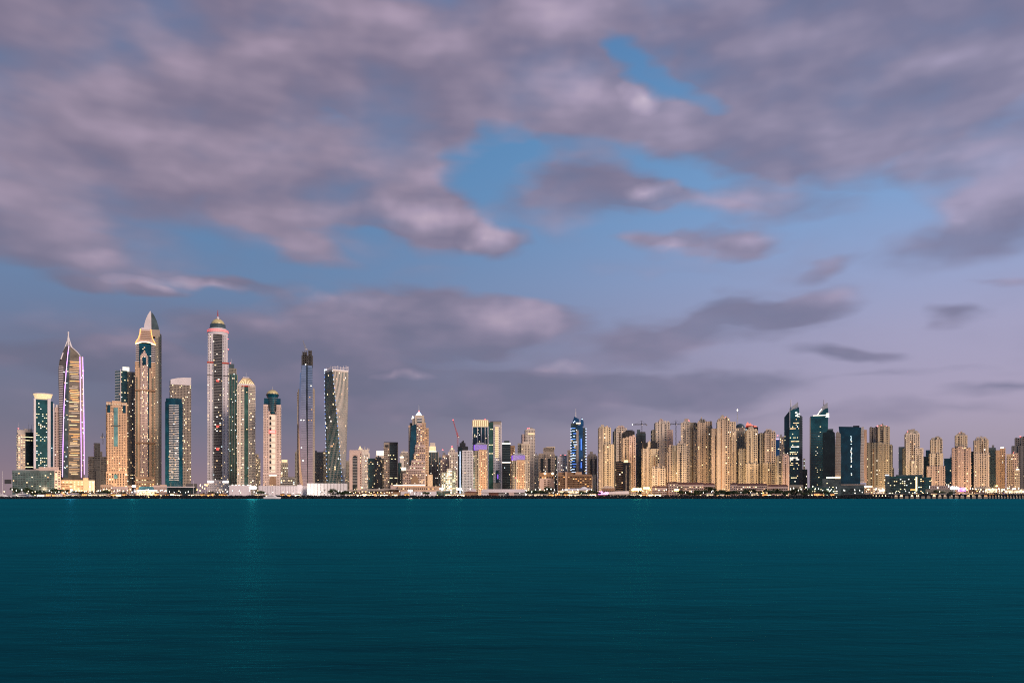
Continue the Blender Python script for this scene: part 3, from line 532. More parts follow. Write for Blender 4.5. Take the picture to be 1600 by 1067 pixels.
# princess-like domed tower
b = Bld('skyscraper', 'tallest domed skyscraper with white grey piers, gilded dome and two red light rings', 'tower', 324, 357, 1800, 0, .95)
s = dict(fh=3.5,cw=3.2,ww=.38,wh=.55,lit=.08,cols=dict(warm=4,yellow=2,white=1))
for xa,xb in ((324,333),(347.5,357)): b.block(xa,xb,566,0,1,'lilac',**s,pat=(1,1,.0)); b.block(xa+.8 if xa<330 else xa,xb if xa<330 else xb-1.2,521,.04,.96,'lilac',**s,pat=(1,1,.0))
b.block(332.5,348,522,.05,.9,'darkgrey',fh=3.5,cw=3.6,ww=.92,wh=.5,lit=.10,bands='grey',bh=.25,dark='pane',cols=dict(white=3,warm=2,cool=1))
for x in (332,347.2): b.block(x,x+1.4,535,-.01,.3,'steel',win=False,part='pier')
b.block(323.6,357.4,586,-.01,1.01,'darkgrey',base=587,win=False,part='belt'); b.block(323.8,357.2,750,-.03,1,'lilac',fh=4,cw=4,ww=.4,wh=.5,lit=.3,win=True)
b.block(323.5,333.5,565.6,-.03,.4,'red',base=567.6,win=False,part='light_ring'); b.block(347,357.5,565.6,-.03,.4,'red',base=567.6,win=False,part='light_ring')
for xa in (324,348): b.block(xa,xa+9.3,751.8,-.05,.1,'flood',base=753.6,win=False,part='lit_sign_band')
cx = b.X(340.3); p = b.mpp
part(b,'crown_drum','lilac',lambda m: m.lathe([(15.2*p,b.Z(522)),(15.2*p,b.Z(517)),(12.5*p,b.Z(516)),(12.5*p,b.Z(511))],cx,0,28))
part(b,'crown_ring','lilac',lambda m: m.lathe([(15.2*p,b.Z(519)),(15.6*p,b.Z(517.4)),(15.6*p,b.Z(514.2)),(15.0*p,b.Z(513.6)),(13.5*p,b.Z(512.6))],cx,0,28))
MATS_red = part(b,'light_ring','red',lambda m: m.lathe([(15.8*p,b.Z(516.9)),(15.8*p,b.Z(516.1))],cx,0,28)); MATS_red.data.materials[0] = EM['red']
part(b,'light_ring','red',lambda m: m.lathe([(15.7*p,b.Z(514.5)),(15.7*p,b.Z(513.9))],cx,0,28)).data.materials[0] = EM['red']
part(b,'dome_drum','slate',lambda m: m.lathe([(12.4*p,b.Z(513)),(12.4*p,b.Z(509.5)),(11.6*p,b.Z(509.3)),(11.6*p,b.Z(504.6)),(10.6*p,b.Z(504))],cx,0,28))
part(b,'dome','gold',lambda m: m.lathe([(10.2*p*math.cos(a*.157),b.Z(505)+(b.Z(495.3)-b.Z(505))*math.sin(a*.157)) for a in range(11)],cx,0,28),True)
part(b,'dome_ribs','brown',lambda m: [m.tube((cx+10.4*p*math.cos(i*.524),10.4*p*math.sin(i*.524),b.Z(504)),(cx+4*p*math.cos(i*.524),4*p*math.sin(i*.524),b.Z(495.8)),.5) for i in range(12)])
part(b,'dome_lights','crownlit',lambda m: m.lathe([(10.9*p,b.Z(505.2)),(10.9*p,b.Z(504.2))],cx,0,28))
part(b,'lantern','lilac',lambda m: m.lathe([(2.6*p,b.Z(496)),(2.2*p,b.Z(493.6)),(1.0*p,b.Z(492.4)),(.6*p,b.Z(490))],cx,0,12)); spire(b,340.3,491,481,1.2,'red'); 
for q in range(3):
    o = part(b,'sign','red',lambda m: m.box(b.X(338.2),b.X(342.2),-b.d*.45-1.2,-b.d*.45,b.Z((596,667,703)[q]),b.Z((593.5,664.5,699.5)[q]))); o.data.materials[0] = EM['red']
b.finish(100, red=[(356,526),(357,542)])
b = Bld('apartment_tower', 'slim dark green tower with a stepped lit crown, directly behind the tallest domed skyscraper', 'tower', 354, 371, 1900, 0, 1)
s = dict(fh=3.5,cw=3,ww=.6,wh=.5,lit=.14,dark='paneteal',fins='olive',fe=2,cols=dict(yellow=3,white=2,cool=2))
b.block(354,371,585,0,1,'green',**s); b.block(356,369,575,.1,.9,'olive',**s); b.block(358,366,568,.2,.8,'slate',win=False); spire(b,361,568,559,1.2); spire(b,364,575,566,1); 
b.finish(80, red=[(360,566)])
b = Bld('apartment_tower', 'pale green glass tower with lit pyramid roof and thin mast, right of domed skyscraper', 'tower', 370, 399, 1700, 2, .9)
s = dict(fh=3.4,cw=3.2,ww=.8,wh=.48,lit=.13,dark='paneteal',bands='cream',bh=.18,cols=dict(yellow=3,warm=3,white=2))
b.block(370,380.5,601,0,1,'cream',**s,pat=(1,1,.9)); b.block(388,399,601,0,1,'cream',**s); b.block(380,388.5,603,.04,.9,'green',fh=3.4,cw=3,ww=.85,wh=.5,lit=.06,dark=None); 
for x in (370,373.5,380,388,393,397.8): b.block(x,x+1.1,602,-.03,.2,'cream',win=False,part='pier')
b.block(371.5,398,599.5,.05,.95,'lilac',base=602,win=False,part='roof'); b.block(377,390,602.5,-.02,.3,'red',base=604,win=False,part='sign')
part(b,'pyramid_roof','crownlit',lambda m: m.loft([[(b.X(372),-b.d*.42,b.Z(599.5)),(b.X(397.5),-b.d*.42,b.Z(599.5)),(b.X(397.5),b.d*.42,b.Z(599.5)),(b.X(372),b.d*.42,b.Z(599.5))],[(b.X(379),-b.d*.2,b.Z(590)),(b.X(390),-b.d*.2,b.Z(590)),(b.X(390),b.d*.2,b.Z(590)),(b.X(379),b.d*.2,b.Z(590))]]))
part(b,'roof_ribs','brown',lambda m: [m.tube((b.X(372+k*3.2),-b.d*.43,b.Z(599)),(b.X(379+k*1.4),-b.d*.21,b.Z(589.6)),.6) for k in range(9)])
spire(b,384.6,591,580,.9,name='mast'); b.block(379.5,389.5,588,.3,.7,'lilac',base=591,win=False,part='roof'); b.finish(100)
b = Bld('apartment_tower', 'small olive tower peeking out between the lit pyramid roof tower and the pink domed tower', 'tower', 397, 407, 1800, 0, 1)
b.block(397,404,709,0,1,'olive',fh=3.4,cw=3.2,ww=.5,wh=.5,lit=.35); b.block(403,407,716,.1,1,'olive',fh=3.4,cw=3.2,ww=.5,wh=.5,lit=.35); b.finish(50)
b = Bld('domed_tower', 'pink tower with a bowed dark glass head, small lit dome and arched gateway', 'tower', 411, 439.5, 1650, 0, .85)
s = dict(fh=3.4,cw=3.2,ww=.42,wh=.5,lit=.07,dark='panebrown')
b.block(411.5,419,632,0,1,'pink',**s); b.block(432,439.3,632,0,1,'pink',**s); b.block(412.2,438.7,642,.15,.9,'pink',**s); b.block(419,421,648,-.01,.3,'pink',win=False,part='pier'); b.block(430.5,432.2,648,-.01,.3,'pink',win=False,part='pier')
b.block(420.5,431,648,.02,.6,'softlit',base=738,fh=3.4,cw=4,ww=.35,wh=.7,lit=0,pat=(1,0,0)); b.block(411,439.5,738,-.02,1,'pink',**s)
part(b,'light_bands','sand',lambda m: [m.box(b.X(421),b.X(430.5),-b.d*.5-.5,-b.d*.4,b.Z(735-k*8.6),b.Z(735-k*8.6)+2.2) for k in range(10)])
for k in range(10): b.block(420.8,424,733-k*8.6-4.6,.0,.1,'pane',base=733-k*8.6,win=False,part='glass_bay')
b.block(412.5,419.5,622,.1,.8,'navy',base=634,fh=3.4,cw=3,ww=.7,wh=.3,lit=.05,dark=None); b.block(431.5,438.5,622,.1,.8,'navy',base=634,fh=3.4,cw=3,ww=.7,wh=.3,lit=.05,dark=None)
part(b,'glass_head','navy',lambda m: m.lathe([(4.8*b.mpp,b.Z(646)),(5.6*b.mpp,b.Z(640)),(7.4*b.mpp,b.Z(628)),(8.8*b.mpp,b.Z(618)),(8.8*b.mpp,b.Z(616))],b.X(425.8),-b.d*.2,24))
part(b,'head_bands','mirror',lambda m: [m.lathe([((5.3+k*.42)*b.mpp,b.Z(643-k*3)),((5.5+k*.42)*b.mpp,b.Z(643-k*3)+1.6)],b.X(425.8),-b.d*.2,24) for k in range(8)])
part(b,'roof_ring','navy',lambda m: m.lathe([(9.6*b.mpp,b.Z(617.5)),(9.9*b.mpp,b.Z(615.8)),(9.3*b.mpp,b.Z(615.3))],b.X(425.8),-b.d*.2,24))
part(b,'dome','gold',lambda m: m.lathe([(8.8*b.mpp*math.cos(a*.157),b.Z(615.5)+(b.Z(608.2)-b.Z(615.5))*math.sin(a*.157)) for a in range(11)],b.X(425.8),-b.d*.2,20),True)
part(b,'dome_ribs','brown',lambda m: [m.tube((b.X(425.8)+9*b.mpp*math.cos(i*.524),-b.d*.2+9*b.mpp*math.sin(i*.524),b.Z(615)),(b.X(425.8)+3*b.mpp*math.cos(i*.524),-b.d*.2+3*b.mpp*math.sin(i*.524),b.Z(608.6)),.7) for i in range(12)])
spire(b,425.8,609,603,.8,y=-b.d*.2)
o = part(b,'sign','white',lambda m: m.box(b.X(421),b.X(430.2),-b.d*.5-1.6,-b.d*.5-.7,b.Z(676.5),b.Z(672.6))); sg = o
for q in ((420.3,673.0,672.2),(420.3,677.0,676.2)):
    o = part(b,'sign_edge','red',lambda m: m.box(b.X(q[0]),b.X(430.9),-b.d*.5-1.9,-b.d*.5-.6,b.Z(q[1]),b.Z(q[2]))); o.data.materials[0] = EM['red']
for q in (420.3,430.1):
    o = part(b,'sign_edge','red',lambda m: m.box(b.X(q),b.X(q+.8),-b.d*.5-1.9,-b.d*.5-.6,b.Z(676.2),b.Z(673))); o.data.materials[0] = EM['red']
o = part(b,'light_band','warm',lambda m: m.box(b.X(420.4),b.X(432),-b.d*.52-1,-b.d*.5,b.Z(743.2),b.Z(742)))
o.data.materials[0] = EM['white']
outline(b,'arch','brown',[(421,757.5),(421,750)]+[(426.2-5.2*math.cos(a*math.pi/8),750-6.2*math.sin(a*math.pi/8)) for a in range(1,8)]+[(431.4,750),(431.4,757.5)],-b.d*.52-.6,-b.d*.3)
b.finish(60)
b = Bld('apartment_tower', 'low olive tower with brightly lit windows, right of the pink domed tower', 'tower', 438, 452, 1700, 0, .9)
b.block(439,450,722,0,1,'olive',fh=3.4,cw=3.4,ww=.55,wh=.5,lit=.5,cols=dict(yellow=3,white=3,warm=1)); b.block(440,449,718,.1,.8,'crownlit',base=722,win=False,part='roof'); b.finish(60)
b = Bld('construction_block', 'low open floored block with white site lights, behind the hoarding left of the unfinished skyscraper', 'building', 438, 463, 1600, 0, .8)
b.block(438,461,745,0,1,'darkgrey',fh=3.6,cw=5,ww=.85,wh=.5,lit=.35,row=.4,cols=dict(white=3,cool=1,yellow=1),bands='grey'); b.finish(60)
# ------------------------------------------------------------------ unfinished skyscraper
b = Bld('skyscraper', 'unfinished mirrored skyscraper with a bare dark concrete top and rooftop crane', 'tower', 464, 492, 1720, 0, .9)
d = b.d
outline(b,'glass_face','mirror',[(472.3,773),(471,740),(469.5,690),(469.3,640),(470,600),(471.3,571),(478.6,570),(478.3,640),(479.5,700),(480,740),(480.5,773)],-d/2,d/2)
outline(b,'glass_face','mirror',[(481.5,773),(481,740),(480.8,640),(480.6,570.5),(488,571),(488.6,605),(488.9,640),(488.6,740),(488.6,773)],-d/2+1.5,d/2)
outline(b,'core_strip','ink',[(479.6,773),(479,700),(477.5,640),(477.5,569),(481.8,569),(482,640),(482.2,773)],-d/2+4,d/2-1)
outline(b,'shoulder','mirror',[(468,773),(466.5,700),(466.8,640),(467.6,608),(468.3,582),(471.5,581.5),(470.5,640),(471,773)],-d/2+5,d/2-2)
outline(b,'side_wing','taupe',[(465,773),(464.3,700),(464.5,640),(465.5,608),(468.5,606),(468.4,640),(468.2,773)],-d/2+8,d/2-4)
outline(b,'side_wing','taupe',[(488,773),(488.3,606),(490.5,604.5),(492,608),(492,773)],-d/2+6,d/2-3)
outline(b,'lit_fin','orange',[(468,752),(467,720),(466.6,690),(466.9,660),(468.2,700),(470,730),(473.6,758),(471,758)],-d/2-2,-d/2+6)  # orange light on the fin is put into its ochre colour
part(b,'floor_bands','taupe',lambda m: [m.box(b.X(464.2),b.X(468.6),-d/2+7.6,d/2-4,b.Z(756-k*2.6),b.Z(756-k*2.6)+1.1) for k in range(56)]+[m.box(b.X(488.6),b.X(492.1),-d/2+5.5,d/2-4,b.Z(756-k*2.6),b.Z(756-k*2.6)+1.1) for k in range(57)])
part(b,'floor_joints','slate',lambda m: [m.box(b.X(470.5),b.X(488.4),-d/2-.25,d/2-3,b.Z(752-k*2.7),b.Z(752-k*2.7)+.45) for k in range(67)])
def skel(m):
    for xa,xb,t in ((471,489,555),(472.5,480,549),(481.5,487.5,546.5)):
        k = 0
        while 571-k*2.5 > t: m.box(b.X(xa),b.X(xb),-d*.42,d*.35,b.Z(571-k*2.5),b.Z(571-k*2.5)+1.6); k += 1
        for x in (xa,xa*.6+xb*.4,xb-1.2): m.box(b.X(x),b.X(x+1.2),-d*.41,-d*.41+2,b.Z(571),b.Z(t))
        m.box(b.X(xa+1.2),b.X(xb-1.2),-d*.2,d*.3,b.Z(571),b.Z(t))
    for x in (473,475.5,478.4,483,485.5): m.box(b.X(x),b.X(x)+.5,-d*.3,-d*.3+.5,b.Z(552),b.Z(545+(x%3)))
part(b,'bare_concrete_top','darkgrey',skel)
for x,y in ((477.5,569.6),(486,603),(484,621),(487,640),(470.4,657),(474.5,657),(482.5,657),(486.5,657),(471,700),(473.5,720)):
    m = MB(); m.box(b.X(x)-1,b.X(x)+1,-d/2-.5,-d/2+2.5,b.Z(y),b.Z(y)+1.8); m.build('work_light',EM['white'] if y<610 else EM['lampc' if x<475 else 'dim'],b.root)
b.finish(0)
def crane(label, px, base, top, Y, jib, tip, counter, mat='red', luff=False, r=.55):
    t = empty('tower_crane', at(px, base, Y), -math.atan((px-800)/F), label, 'crane'); k = Y/F; h = (base-top)*k
    def lat(name, a, c, w):
        m = MB(); a = Vector(a); c = Vector(c); n = max(3, int((c-a).length/(w*2.2))); up = Vector((0,0,1)) if abs((c-a).normalized().z) < .8 else Vector((1,0,0)); u = (c-a).normalized().cross(up).normalized()*w/2; v = u.cross((c-a).normalized())
        for s1, s2 in ((1,1),(1,-1),(-1,1),(-1,-1)): m.tube(a+u*s1+v*s2, c+u*s1+v*s2, r*.4, n=4)
        for i in range(n):
            p = a.lerp(c, i/n); q = a.lerp(c, (i+1)/n); s = 1 if i % 2 else -1
            m.tube(p+u*s+v, q-u*s+v, r*.3, n=4); m.tube(p+u*s-v, q-u*s-v, r*.3, n=4); m.tube(p+u+v*s, q+u-v*s, r*.3, n=4)
        m.build(name, W[mat], t)
    lat('mast', (0,0,0), (0,0,h), 2.0); jx, jy = (jib[0]-px)*k, (base-jib[1])*k
    lat('jib', (0,0,h if luff else jy), (jx,0,jy), 1.4)
    lat('counter_jib', (0,0,h if luff else jy), ((counter-px)*k,0,(h if luff else jy)+.5), 1.3)
    m = MB(); m.box((counter-px)*k-1.5,(counter-px)*k+1.5,-1,1,(h if luff else jy)-2.5,(h if luff else jy)); m.build('counterweight', W['grey'], t)
    m = MB(); m.box(.6,2.4,-2.4,-.9,(h if luff else jy)-2.4,(h if luff else jy)-.2); m.build('cab', W['white'], t)
    m = MB(); z = (h if luff else jy)
    m.tube((0,0,z),(0,0,z+8),.6,.3,5); m.tube((0,0,z+7.8),(jx*.7,0,z+(jy-z)*.7+.8),.2,n=4); m.tube((0,0,z+7.8),((counter-px)*k*.9,0,z+1),.2,n=4); m.build('tie_bars', W[mat], t)
    if tip:
        m = MB(); m.lathe([(.2,jy-.9),(.9,jy-.3),(.9,jy+.5),(.2,jy+1)],jx,0,8); m.build('beacon', EM[tip], t)
    return t
crane('thin pale crane mast leaning above the unfinished mirrored skyscraper', 477, 556, 545, 1712, (473.5,532), None, 479.5, 'grey', True, .7)
crane('small crane behind the dark unfinished block near the tan arched tower', 160.5, 694, 682, 1575, (164,682.5), None, 158.5, 'darkgrey', False, .6)
crane('slanted red luffing crane between the pink towers and the white gridded tower', 715, 705, 682, 1560, (708,656), 'redglow', 717.5, 'red', True, .9)
crane('grey tower crane with a wide flat jib, above the dark grey tower', 1002.5, 690, 661, 1600, (988.5,663), 'lampc', 1010, 'darkgrey', False, .8)
crane('grey tower crane with a long jib between two tall tan towers', 1056, 700, 659, 1600, (1069,662.5), None, 1047, 'darkgrey', False, .8)
# ------------------------------------------------------------------ twisted tower
b = Bld('twisted_tower', 'pale twisted tower turning as it rises, with a spiky parapet and blue white edge lights', 'tower', 508, 543, 1800, 0, .9)
p = b.mpp; cx = b.X(526); zb, zt = b.Z(773), b.Z(577); S = 13.6*p
def ring(t, k=1.0, n=6):
    a = R(-8)-t*R(56); pts = []
    for q in range(4):
        for i in range(n):
            u = -1+2*i/n; x, y = ((u,-1),(1,u),(-u,1),(-1,-u))[q]
            f = (1-.06*(abs(u)**4))*(.90+.15*t-.10*math.sin(t*math.pi)*.6); pts.append((x*S*k*f, y*S*k*f))
    dx = (-.4+ .2*t)*p
    return [(cx+dx+x*math.cos(a)-y*math.sin(a), x*math.sin(a)+y*math.cos(a)) for x, y in pts]
NF = 60
part(b,'wall','cream',lambda m: m.loft([[(x,y,zb+(zt-zb)*k/NF) for x,y in ring(k/NF)] for k in range(NF+1)]))
v = []; f = []; mi = []; rg = random.Random(9); ones = []; cnt = [0]
for k in range(2, NF-1):
    r0 = ring((k+.0)/NF, 1.006, 11); r1 = ring((k+.93)/NF, 1.006, 11); z0 = zb+(zt-zb)*(k+.0)/NF; z1 = zb+(zt-zb)*(k+.93)/NF
    for i in range(44):
        j = (i+1) % 44; P = lambda A, B, q: (A[0]+(B[0]-A[0])*q, A[1]+(B[1]-A[1])*q)
        wd = .20 if 11 <= i < 22 else .40
        a0, a1, c0, c1 = P(r0[i],r0[j],.5-wd), P(r0[i],r0[j],.5+wd), P(r1[i],r1[j],.5-wd), P(r1[i],r1[j],.5+wd)
        q = [(*a0,z0),(*a1,z0),(*c1,z1),(*c0,z1)]
        if rg.random() < .03 and len(ones) < 100 and a0[1] < 0: ones.append([(p_[0],p_[1],z0+(p_[2]-z0)*.6) for p_ in q]); continue
        o = len(v); v += q; f.append((o,o+1,o+2,o+3)); mi.append(0)
m = MB(); m.v = v; m.f = f; o = m.build('windows', W['teal'], b.root); o['kind'] = 'stuff'
for q in ones:
    m = MB(); m.v = q; m.f = [(0,1,2,3)]; m.build('window', EM[rg.choice(['warm','white','yellow','dim'])], b.root)
part(b,'parapet','lilac',lambda m: [m.box(x-.5,x+.5,y-.5,y+.5,zt-1,zt+b.mpp*(4.2+1.6*((i*7)%3)/2+(x-cx)/S*1.6)) for i,(x,y) in enumerate(ring(1,.99,6))])
part(b,'parapet_rail','lilac',lambda m: m.loft([[(x,y,zt+3.0*p) for x,y in ring(1,.995)],[(x,y,zt+3.6*p) for x,y in ring(1,.995)]],False))
part(b,'top_floor','white',lambda m: m.loft([[(x,y,zt-2*p) for x,y in ring(.99,1.012)],[(x,y,zt+.3) for x,y in ring(1,1.012)]]))
for q in (0, 6):                                                     # two corner edges carry small blue white lamps
    for k in range(3, NF, 2):
        x, y = ring(k/NF, 1.02)[q]; z = zb+(zt-zb)*k/NF; m = MB(); m.box(x-.5,x+.5,y-.5,y+.5,z-.8,z+.8); m.build('edge_lamp', EM['ice'] if k%3 else EM['bluelit'], b.root)
m = MB(); x, y = ring(1,1.0)[0]; m.box(x-1.2,x+5,y-1.5,y+1.5,zt-1,zt+4); m.build('roof_lights', EM['ice'], b.root)
b.finish(0)
# ------------------------------------------------------------------ generic rows
def gen(name, label, cat, x0, x1, Y, rel, ratio, blocks, cap=60, red=None, boxes=1, group=None, roof=None):
    b = Bld(name, label, cat, x0, x1, Y, rel, ratio, group)
    for bl in blocks:
        xa, xb, top, f0, f1, mat = bl[:6]; b.block(xa, xb, top, f0, f1, mat, **(bl[6] if len(bl) > 6 else dict(win=False)))
    return b, (lambda: b.finish(cap, red, roof, boxes))
RS = dict(fh=3.2, cw=3.2, ww=.5, wh=.5, lit=.12)
GL = dict(fh=3.5, cw=3.2, ww=.88, wh=.45, lit=.08, dark=None, cols=OFF)
def S(base=RS, **k): d = dict(base); d.update(k); return d
b, fin = gen('office_tower','grey glass tower with banded floors just right of the unfinished mirrored skyscraper','tower',489,506,1850,0,.8,[(489,505,706,0,1,'slate',S(GL,bands='olive',bh=.3,lit=.06,cols=RES))]); fin()
b, fin = gen('apartment_tower','olive tower with yellow lit floors half hidden by the twisted tower','tower',503,522,1900,0,.8,[(504,513,705,0,1,'olive',S(lit=.2)),(505,520,728,-.1,.9,'olive',S(lit=.3))]); fin()
b, fin = gen('apartment_tower','dark olive slab half hidden behind the left side of the unfinished mirrored skyscraper','tower',460,468,1850,0,.9,[(461,468,706,0,1,'olive',S(lit=.1))]); fin()
b, fin = gen('apartment_tower','dim olive tower between the twisted tower and the pink framed block','tower',538,549,1850,0,.9,[(539,549,720,0,1,'olive',S(lit=.25))]); fin()
b = Bld('office_block','pink block with a tall rounded frame round a dark banded glass bay','tower',546,566,1500,-3,.8)
b.block(546.5,562.3,703,.02,.98,'pink',win=False); b.block(562.3,565.5,704.5,.1,1,'pink',**RS); b.block(550.3,559.5,715,-.02,.5,'ink',win=False,part='glass_bay'); b.block(546,551,703.3,-.06,.6,'pink',win=False,part='frame'); b.block(559,562.8,703.3,-.06,.6,'pink',win=False,part='frame'); b.block(551,559,703.3,-.06,.5,'pink',base=711,win=False,part='frame')
part(b,'floor_bands','grey',lambda m: [m.box(b.X(551),b.X(559),-b.d*.54,-b.d*.48,b.Z(757-k*2.4),b.Z(757-k*2.4)+1.1) for k in range(18)])
part(b,'arch','ink',lambda m: m.slab([(b.X(551.05),b.Z(715))]+[(b.X(555-3.9*math.cos(a*math.pi/8)),b.Z(715-3*math.sin(a*math.pi/8))) for a in range(1,8)]+[(b.X(558.95),b.Z(715))],-b.d*.5,-b.d*.45))
b.finish(40, red=[(563.5,723)])
b, fin = gen('apartment_tower','pale tower with a spiked finial crown behind the pink framed block','tower',558,578,1720,0,.9,[(559,577.5,707,0,1,'cream',S(lit=.3,pat=(1,.5,1.3))),(561,576,702,.1,.9,'cream')],boxes=0)
for x in (562.5,566,570,574,576.5): spire(b,x,704,697 if x in (570,) else 699.5,1.1,'cream',-b.d*.4)
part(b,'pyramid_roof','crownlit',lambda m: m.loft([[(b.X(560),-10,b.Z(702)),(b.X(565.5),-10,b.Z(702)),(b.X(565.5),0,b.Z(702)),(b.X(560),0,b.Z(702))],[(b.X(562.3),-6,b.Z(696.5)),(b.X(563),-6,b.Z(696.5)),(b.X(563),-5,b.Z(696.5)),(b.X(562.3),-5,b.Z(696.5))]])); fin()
b, fin = gen('apartment_tower','teal grey twin slab tower with scattered lit windows, left of the dark framed glass slab','tower',574,601,1560,3,.7,[(574.5,586,716,0,.9,'teal',S(lit=.2,dark='paneteal',ww=.7)),(586,596,714,.1,1,'slate',S(lit=.22,dark='paneteal',ww=.6)),(595,600,716,.15,1,'olive',S(lit=.25))]); fin()
b, fin = gen('apartment_tower','cream tower with a glowing white rooftop box, behind the teal grey twin slab','tower',586,601,1750,0,.9,[(587,600.5,711,0,1,'cream',S(lit=.3)),(588.3,600.3,704,.1,.8,'whitebox')],boxes=0); fin()
b = Bld('office_tower','dark glass slab with a grey frame on its left and a black roof band','tower',599.5,622,1520,3,.7)
b.block(599.5,608,691.5,0,1,'taupe',fh=3.6,cw=3.2,ww=.7,wh=.5,lit=.18,dark='panebrown',cols=dict(yellow=3,dim=4)); b.block(608,621.5,695,.02,.95,'ink',fh=3.6,cw=3.2,ww=.9,wh=.5,lit=.02,row=.12,rowfill=.6,bands='slate',bh=.22,dark=None,cols=dict(yellow=3,warm=2)); b.block(599.8,621.8,690.5,.05,.9,'black',base=695,win=False,part='roof'); b.block(620.6,622,693,-.03,1,'taupe',win=False,part='pier'); b.block(601.5,605.8,695,-.04,.2,'black',base=698,win=False,part='roof_bay'); b.finish(60)
b, fin = gen('apartment_tower','slim dark teal tower tucked behind the right edge of the dark framed glass slab','tower',621,628,1580,0,.9,[(621.5,627.5,723,0,1,'teal',S(lit=.12,dark='paneteal'))]); fin()
b, fin = gen('apartment_tower','pale stepped tower with a white sign light, behind the tall terraced ochre tower','tower',624,641,1760,0,.9,[(625,640,708,0,1,'taupe',S(lit=.12)),(627,637.5,705,.1,.9,'cream',S(lit=.1)),(625,631,714,-.1,.2,'cream',S(lit=.1)),(624.5,631,712.5,-.12,.1,'whitelit')],red=[(630,706)]) 
b.m.pop(('wall','whitelit'),None); b.mb('sign_light','whitelit').box(b.X(624.8),b.X(630.8),-b.d*.62,-b.d*.55,b.Z(715.2),b.Z(713.2)); fin()
b, fin = gen('apartment_tower','low dim olive block with lit white panel, left of the terraced ochre tower','tower',625,640,1560,0,.7,[(626,640,736,0,1,'olive',S(lit=.15))]); b.mb('lit_panel','whitebox').box(b.X(627),b.X(634.5),-b.d*.55,-b.d*.48,b.Z(734.5),b.Z(730)); fin()
# terraced tower
b = Bld('terraced_tower','tall ochre tower stepping down in lit terraces to the left, with white pyramid top','tower',627,671,1480,0,.6)
TS = dict(fh=3.1,cw=3.3,ww=.6,wh=.5,lit=.42,dark='panebrown',bands='pink',bh=.28,proud=1.2,cols=dict(warm=4,yellow=2,orange=2,white=1,dim=3))
b.block(639,653,667,.2,.95,'taupe',fh=3.1,cw=3.5,ww=.3,wh=.5,lit=.0,dark=None); b.block(651,659.5,661,.08,.6,'pink',**TS); b.block(658.5,665.5,660,.1,.9,'orange',fh=3.1,cw=2.8,ww=.4,wh=.5,lit=.3,cols=dict(warm=3,orange=3)); b.block(665,670,668,.2,1,'orange',fh=3.1,cw=2.6,ww=.5,wh=.5,lit=.15); 
b.block(644,664,653,.22,.9,'taupe',win=False); b.block(648,662.5,648.3,.15,.7,'sand',win=False); b.block(640,645.5,660,.3,.9,'black',win=False); b.block(638.2,641,664,.25,1,'orange',win=False,part='pier')
for k,(xa,t) in enumerate(((649,695),(647,708),(643,719),(640,727),(635,733),(630,739.5))): b.block(xa,664.5-k*.2,t,.02-.045*k,.5,'pink',**TS)
b.block(651.5,659.2,652,.13,.3,'navy',base=659.5,win=False,part='glass_head'); part(b,'head_bands','white',lambda m: [m.box(b.X(651.8),b.X(659),-b.d*.38,-b.d*.3,b.Z(658-k*2.4),b.Z(658-k*2.4)+1.2) for k in range(3)])
outline(b,'shadow_toned_wall','navy',[(639.5,740),(640,720),(641,690),(643,665),(650.5,662),(650.8,694),(649,707),(646.5,719),(642,730)],-b.d*.42,-b.d*.25)  # blue shadow of the left curve is put into the navy colour
part(b,'pyramid_roof','ice',lambda m: m.loft([[(b.X(649.5),-b.d*.3,b.Z(648.2)),(b.X(659.5),-b.d*.3,b.Z(648.2)),(b.X(659.5),b.d*.1,b.Z(648.2)),(b.X(649.5),b.d*.1,b.Z(648.2))],[(b.X(653.8),-b.d*.12,b.Z(642)),(b.X(655.2),-b.d*.12,b.Z(642)),(b.X(655.2),-b.d*.08,b.Z(642)),(b.X(653.8),-b.d*.08,b.Z(642))]]))
part(b,'corner_dome','whitelit',lambda m: m.lathe([(2,b.Z(654.5)),(1.9,b.Z(652)),(.4,b.Z(649))],b.X(645),-b.d*.2,10))
spire(b,654.5,643,631,.7,name='mast',y=-b.d*.1)
outline(b,'dark_arch','brown',[(642,755),(642.5,748),(645,744),(648,742.5),(651,744),(653.5,748),(654,755)],-b.d*.74-1,-b.d*.7)
b.block(668,676,741,.1,.8,'orange',win=False,part='annex'); b.finish(100, red=[(654.5,640.5)])
b, fin = gen('apartment_tower','dark striped tower with a bright stepped cream crown, right of the terraced ochre tower','tower',669,686,1640,0,.9,[(669.5,685,706,0,1,'slate',S(fins='taupe',fe=2,lit=.2,dark='pane')),(670,682,704.5,.1,.9,'whitebox'),(670.8,681,697,.15,.85,'crownlit'),(672,680,691.5,.2,.8,'cream')],boxes=0); fin()
b, fin = gen('apartment_tower','small dim tower between the striped tower and the pink stepped towers','tower',684,690,1700,0,1,[(684,690,714,0,1,'slate',S(lit=.25,cols=dict(cool=2,white=2,warm=1)))]); fin()
b, fin = gen('apartment_tower','pink stepped tower carrying a red beacon, left of the brightly floodlit green towers','tower',687,703,1600,3,.9,[(688,702,718,0,1,'pink',S(lit=.2,ww=.6,wh=.4)),(691,701,710,.1,.9,'pink',S(lit=.15))],red=[(691.5,702.5)]); spire(b,691.5,711,703,.5,name='mast',y=-5); fin()
b, fin = gen('apartment_tower','brightly floodlit cream tower with a pointed stepped crown, left of the red crane','tower',699,716,1640,0,.9,[(700,715,706,0,1,'cream',S(lit=.35,cols=dict(yellow=3,white=3))),(702.5,711,702,.1,.9,'cream',S(lit=.2)),(704.5,708,699.5,.2,.7,'crownlit')],boxes=0,red=[(706,697)]); fin()
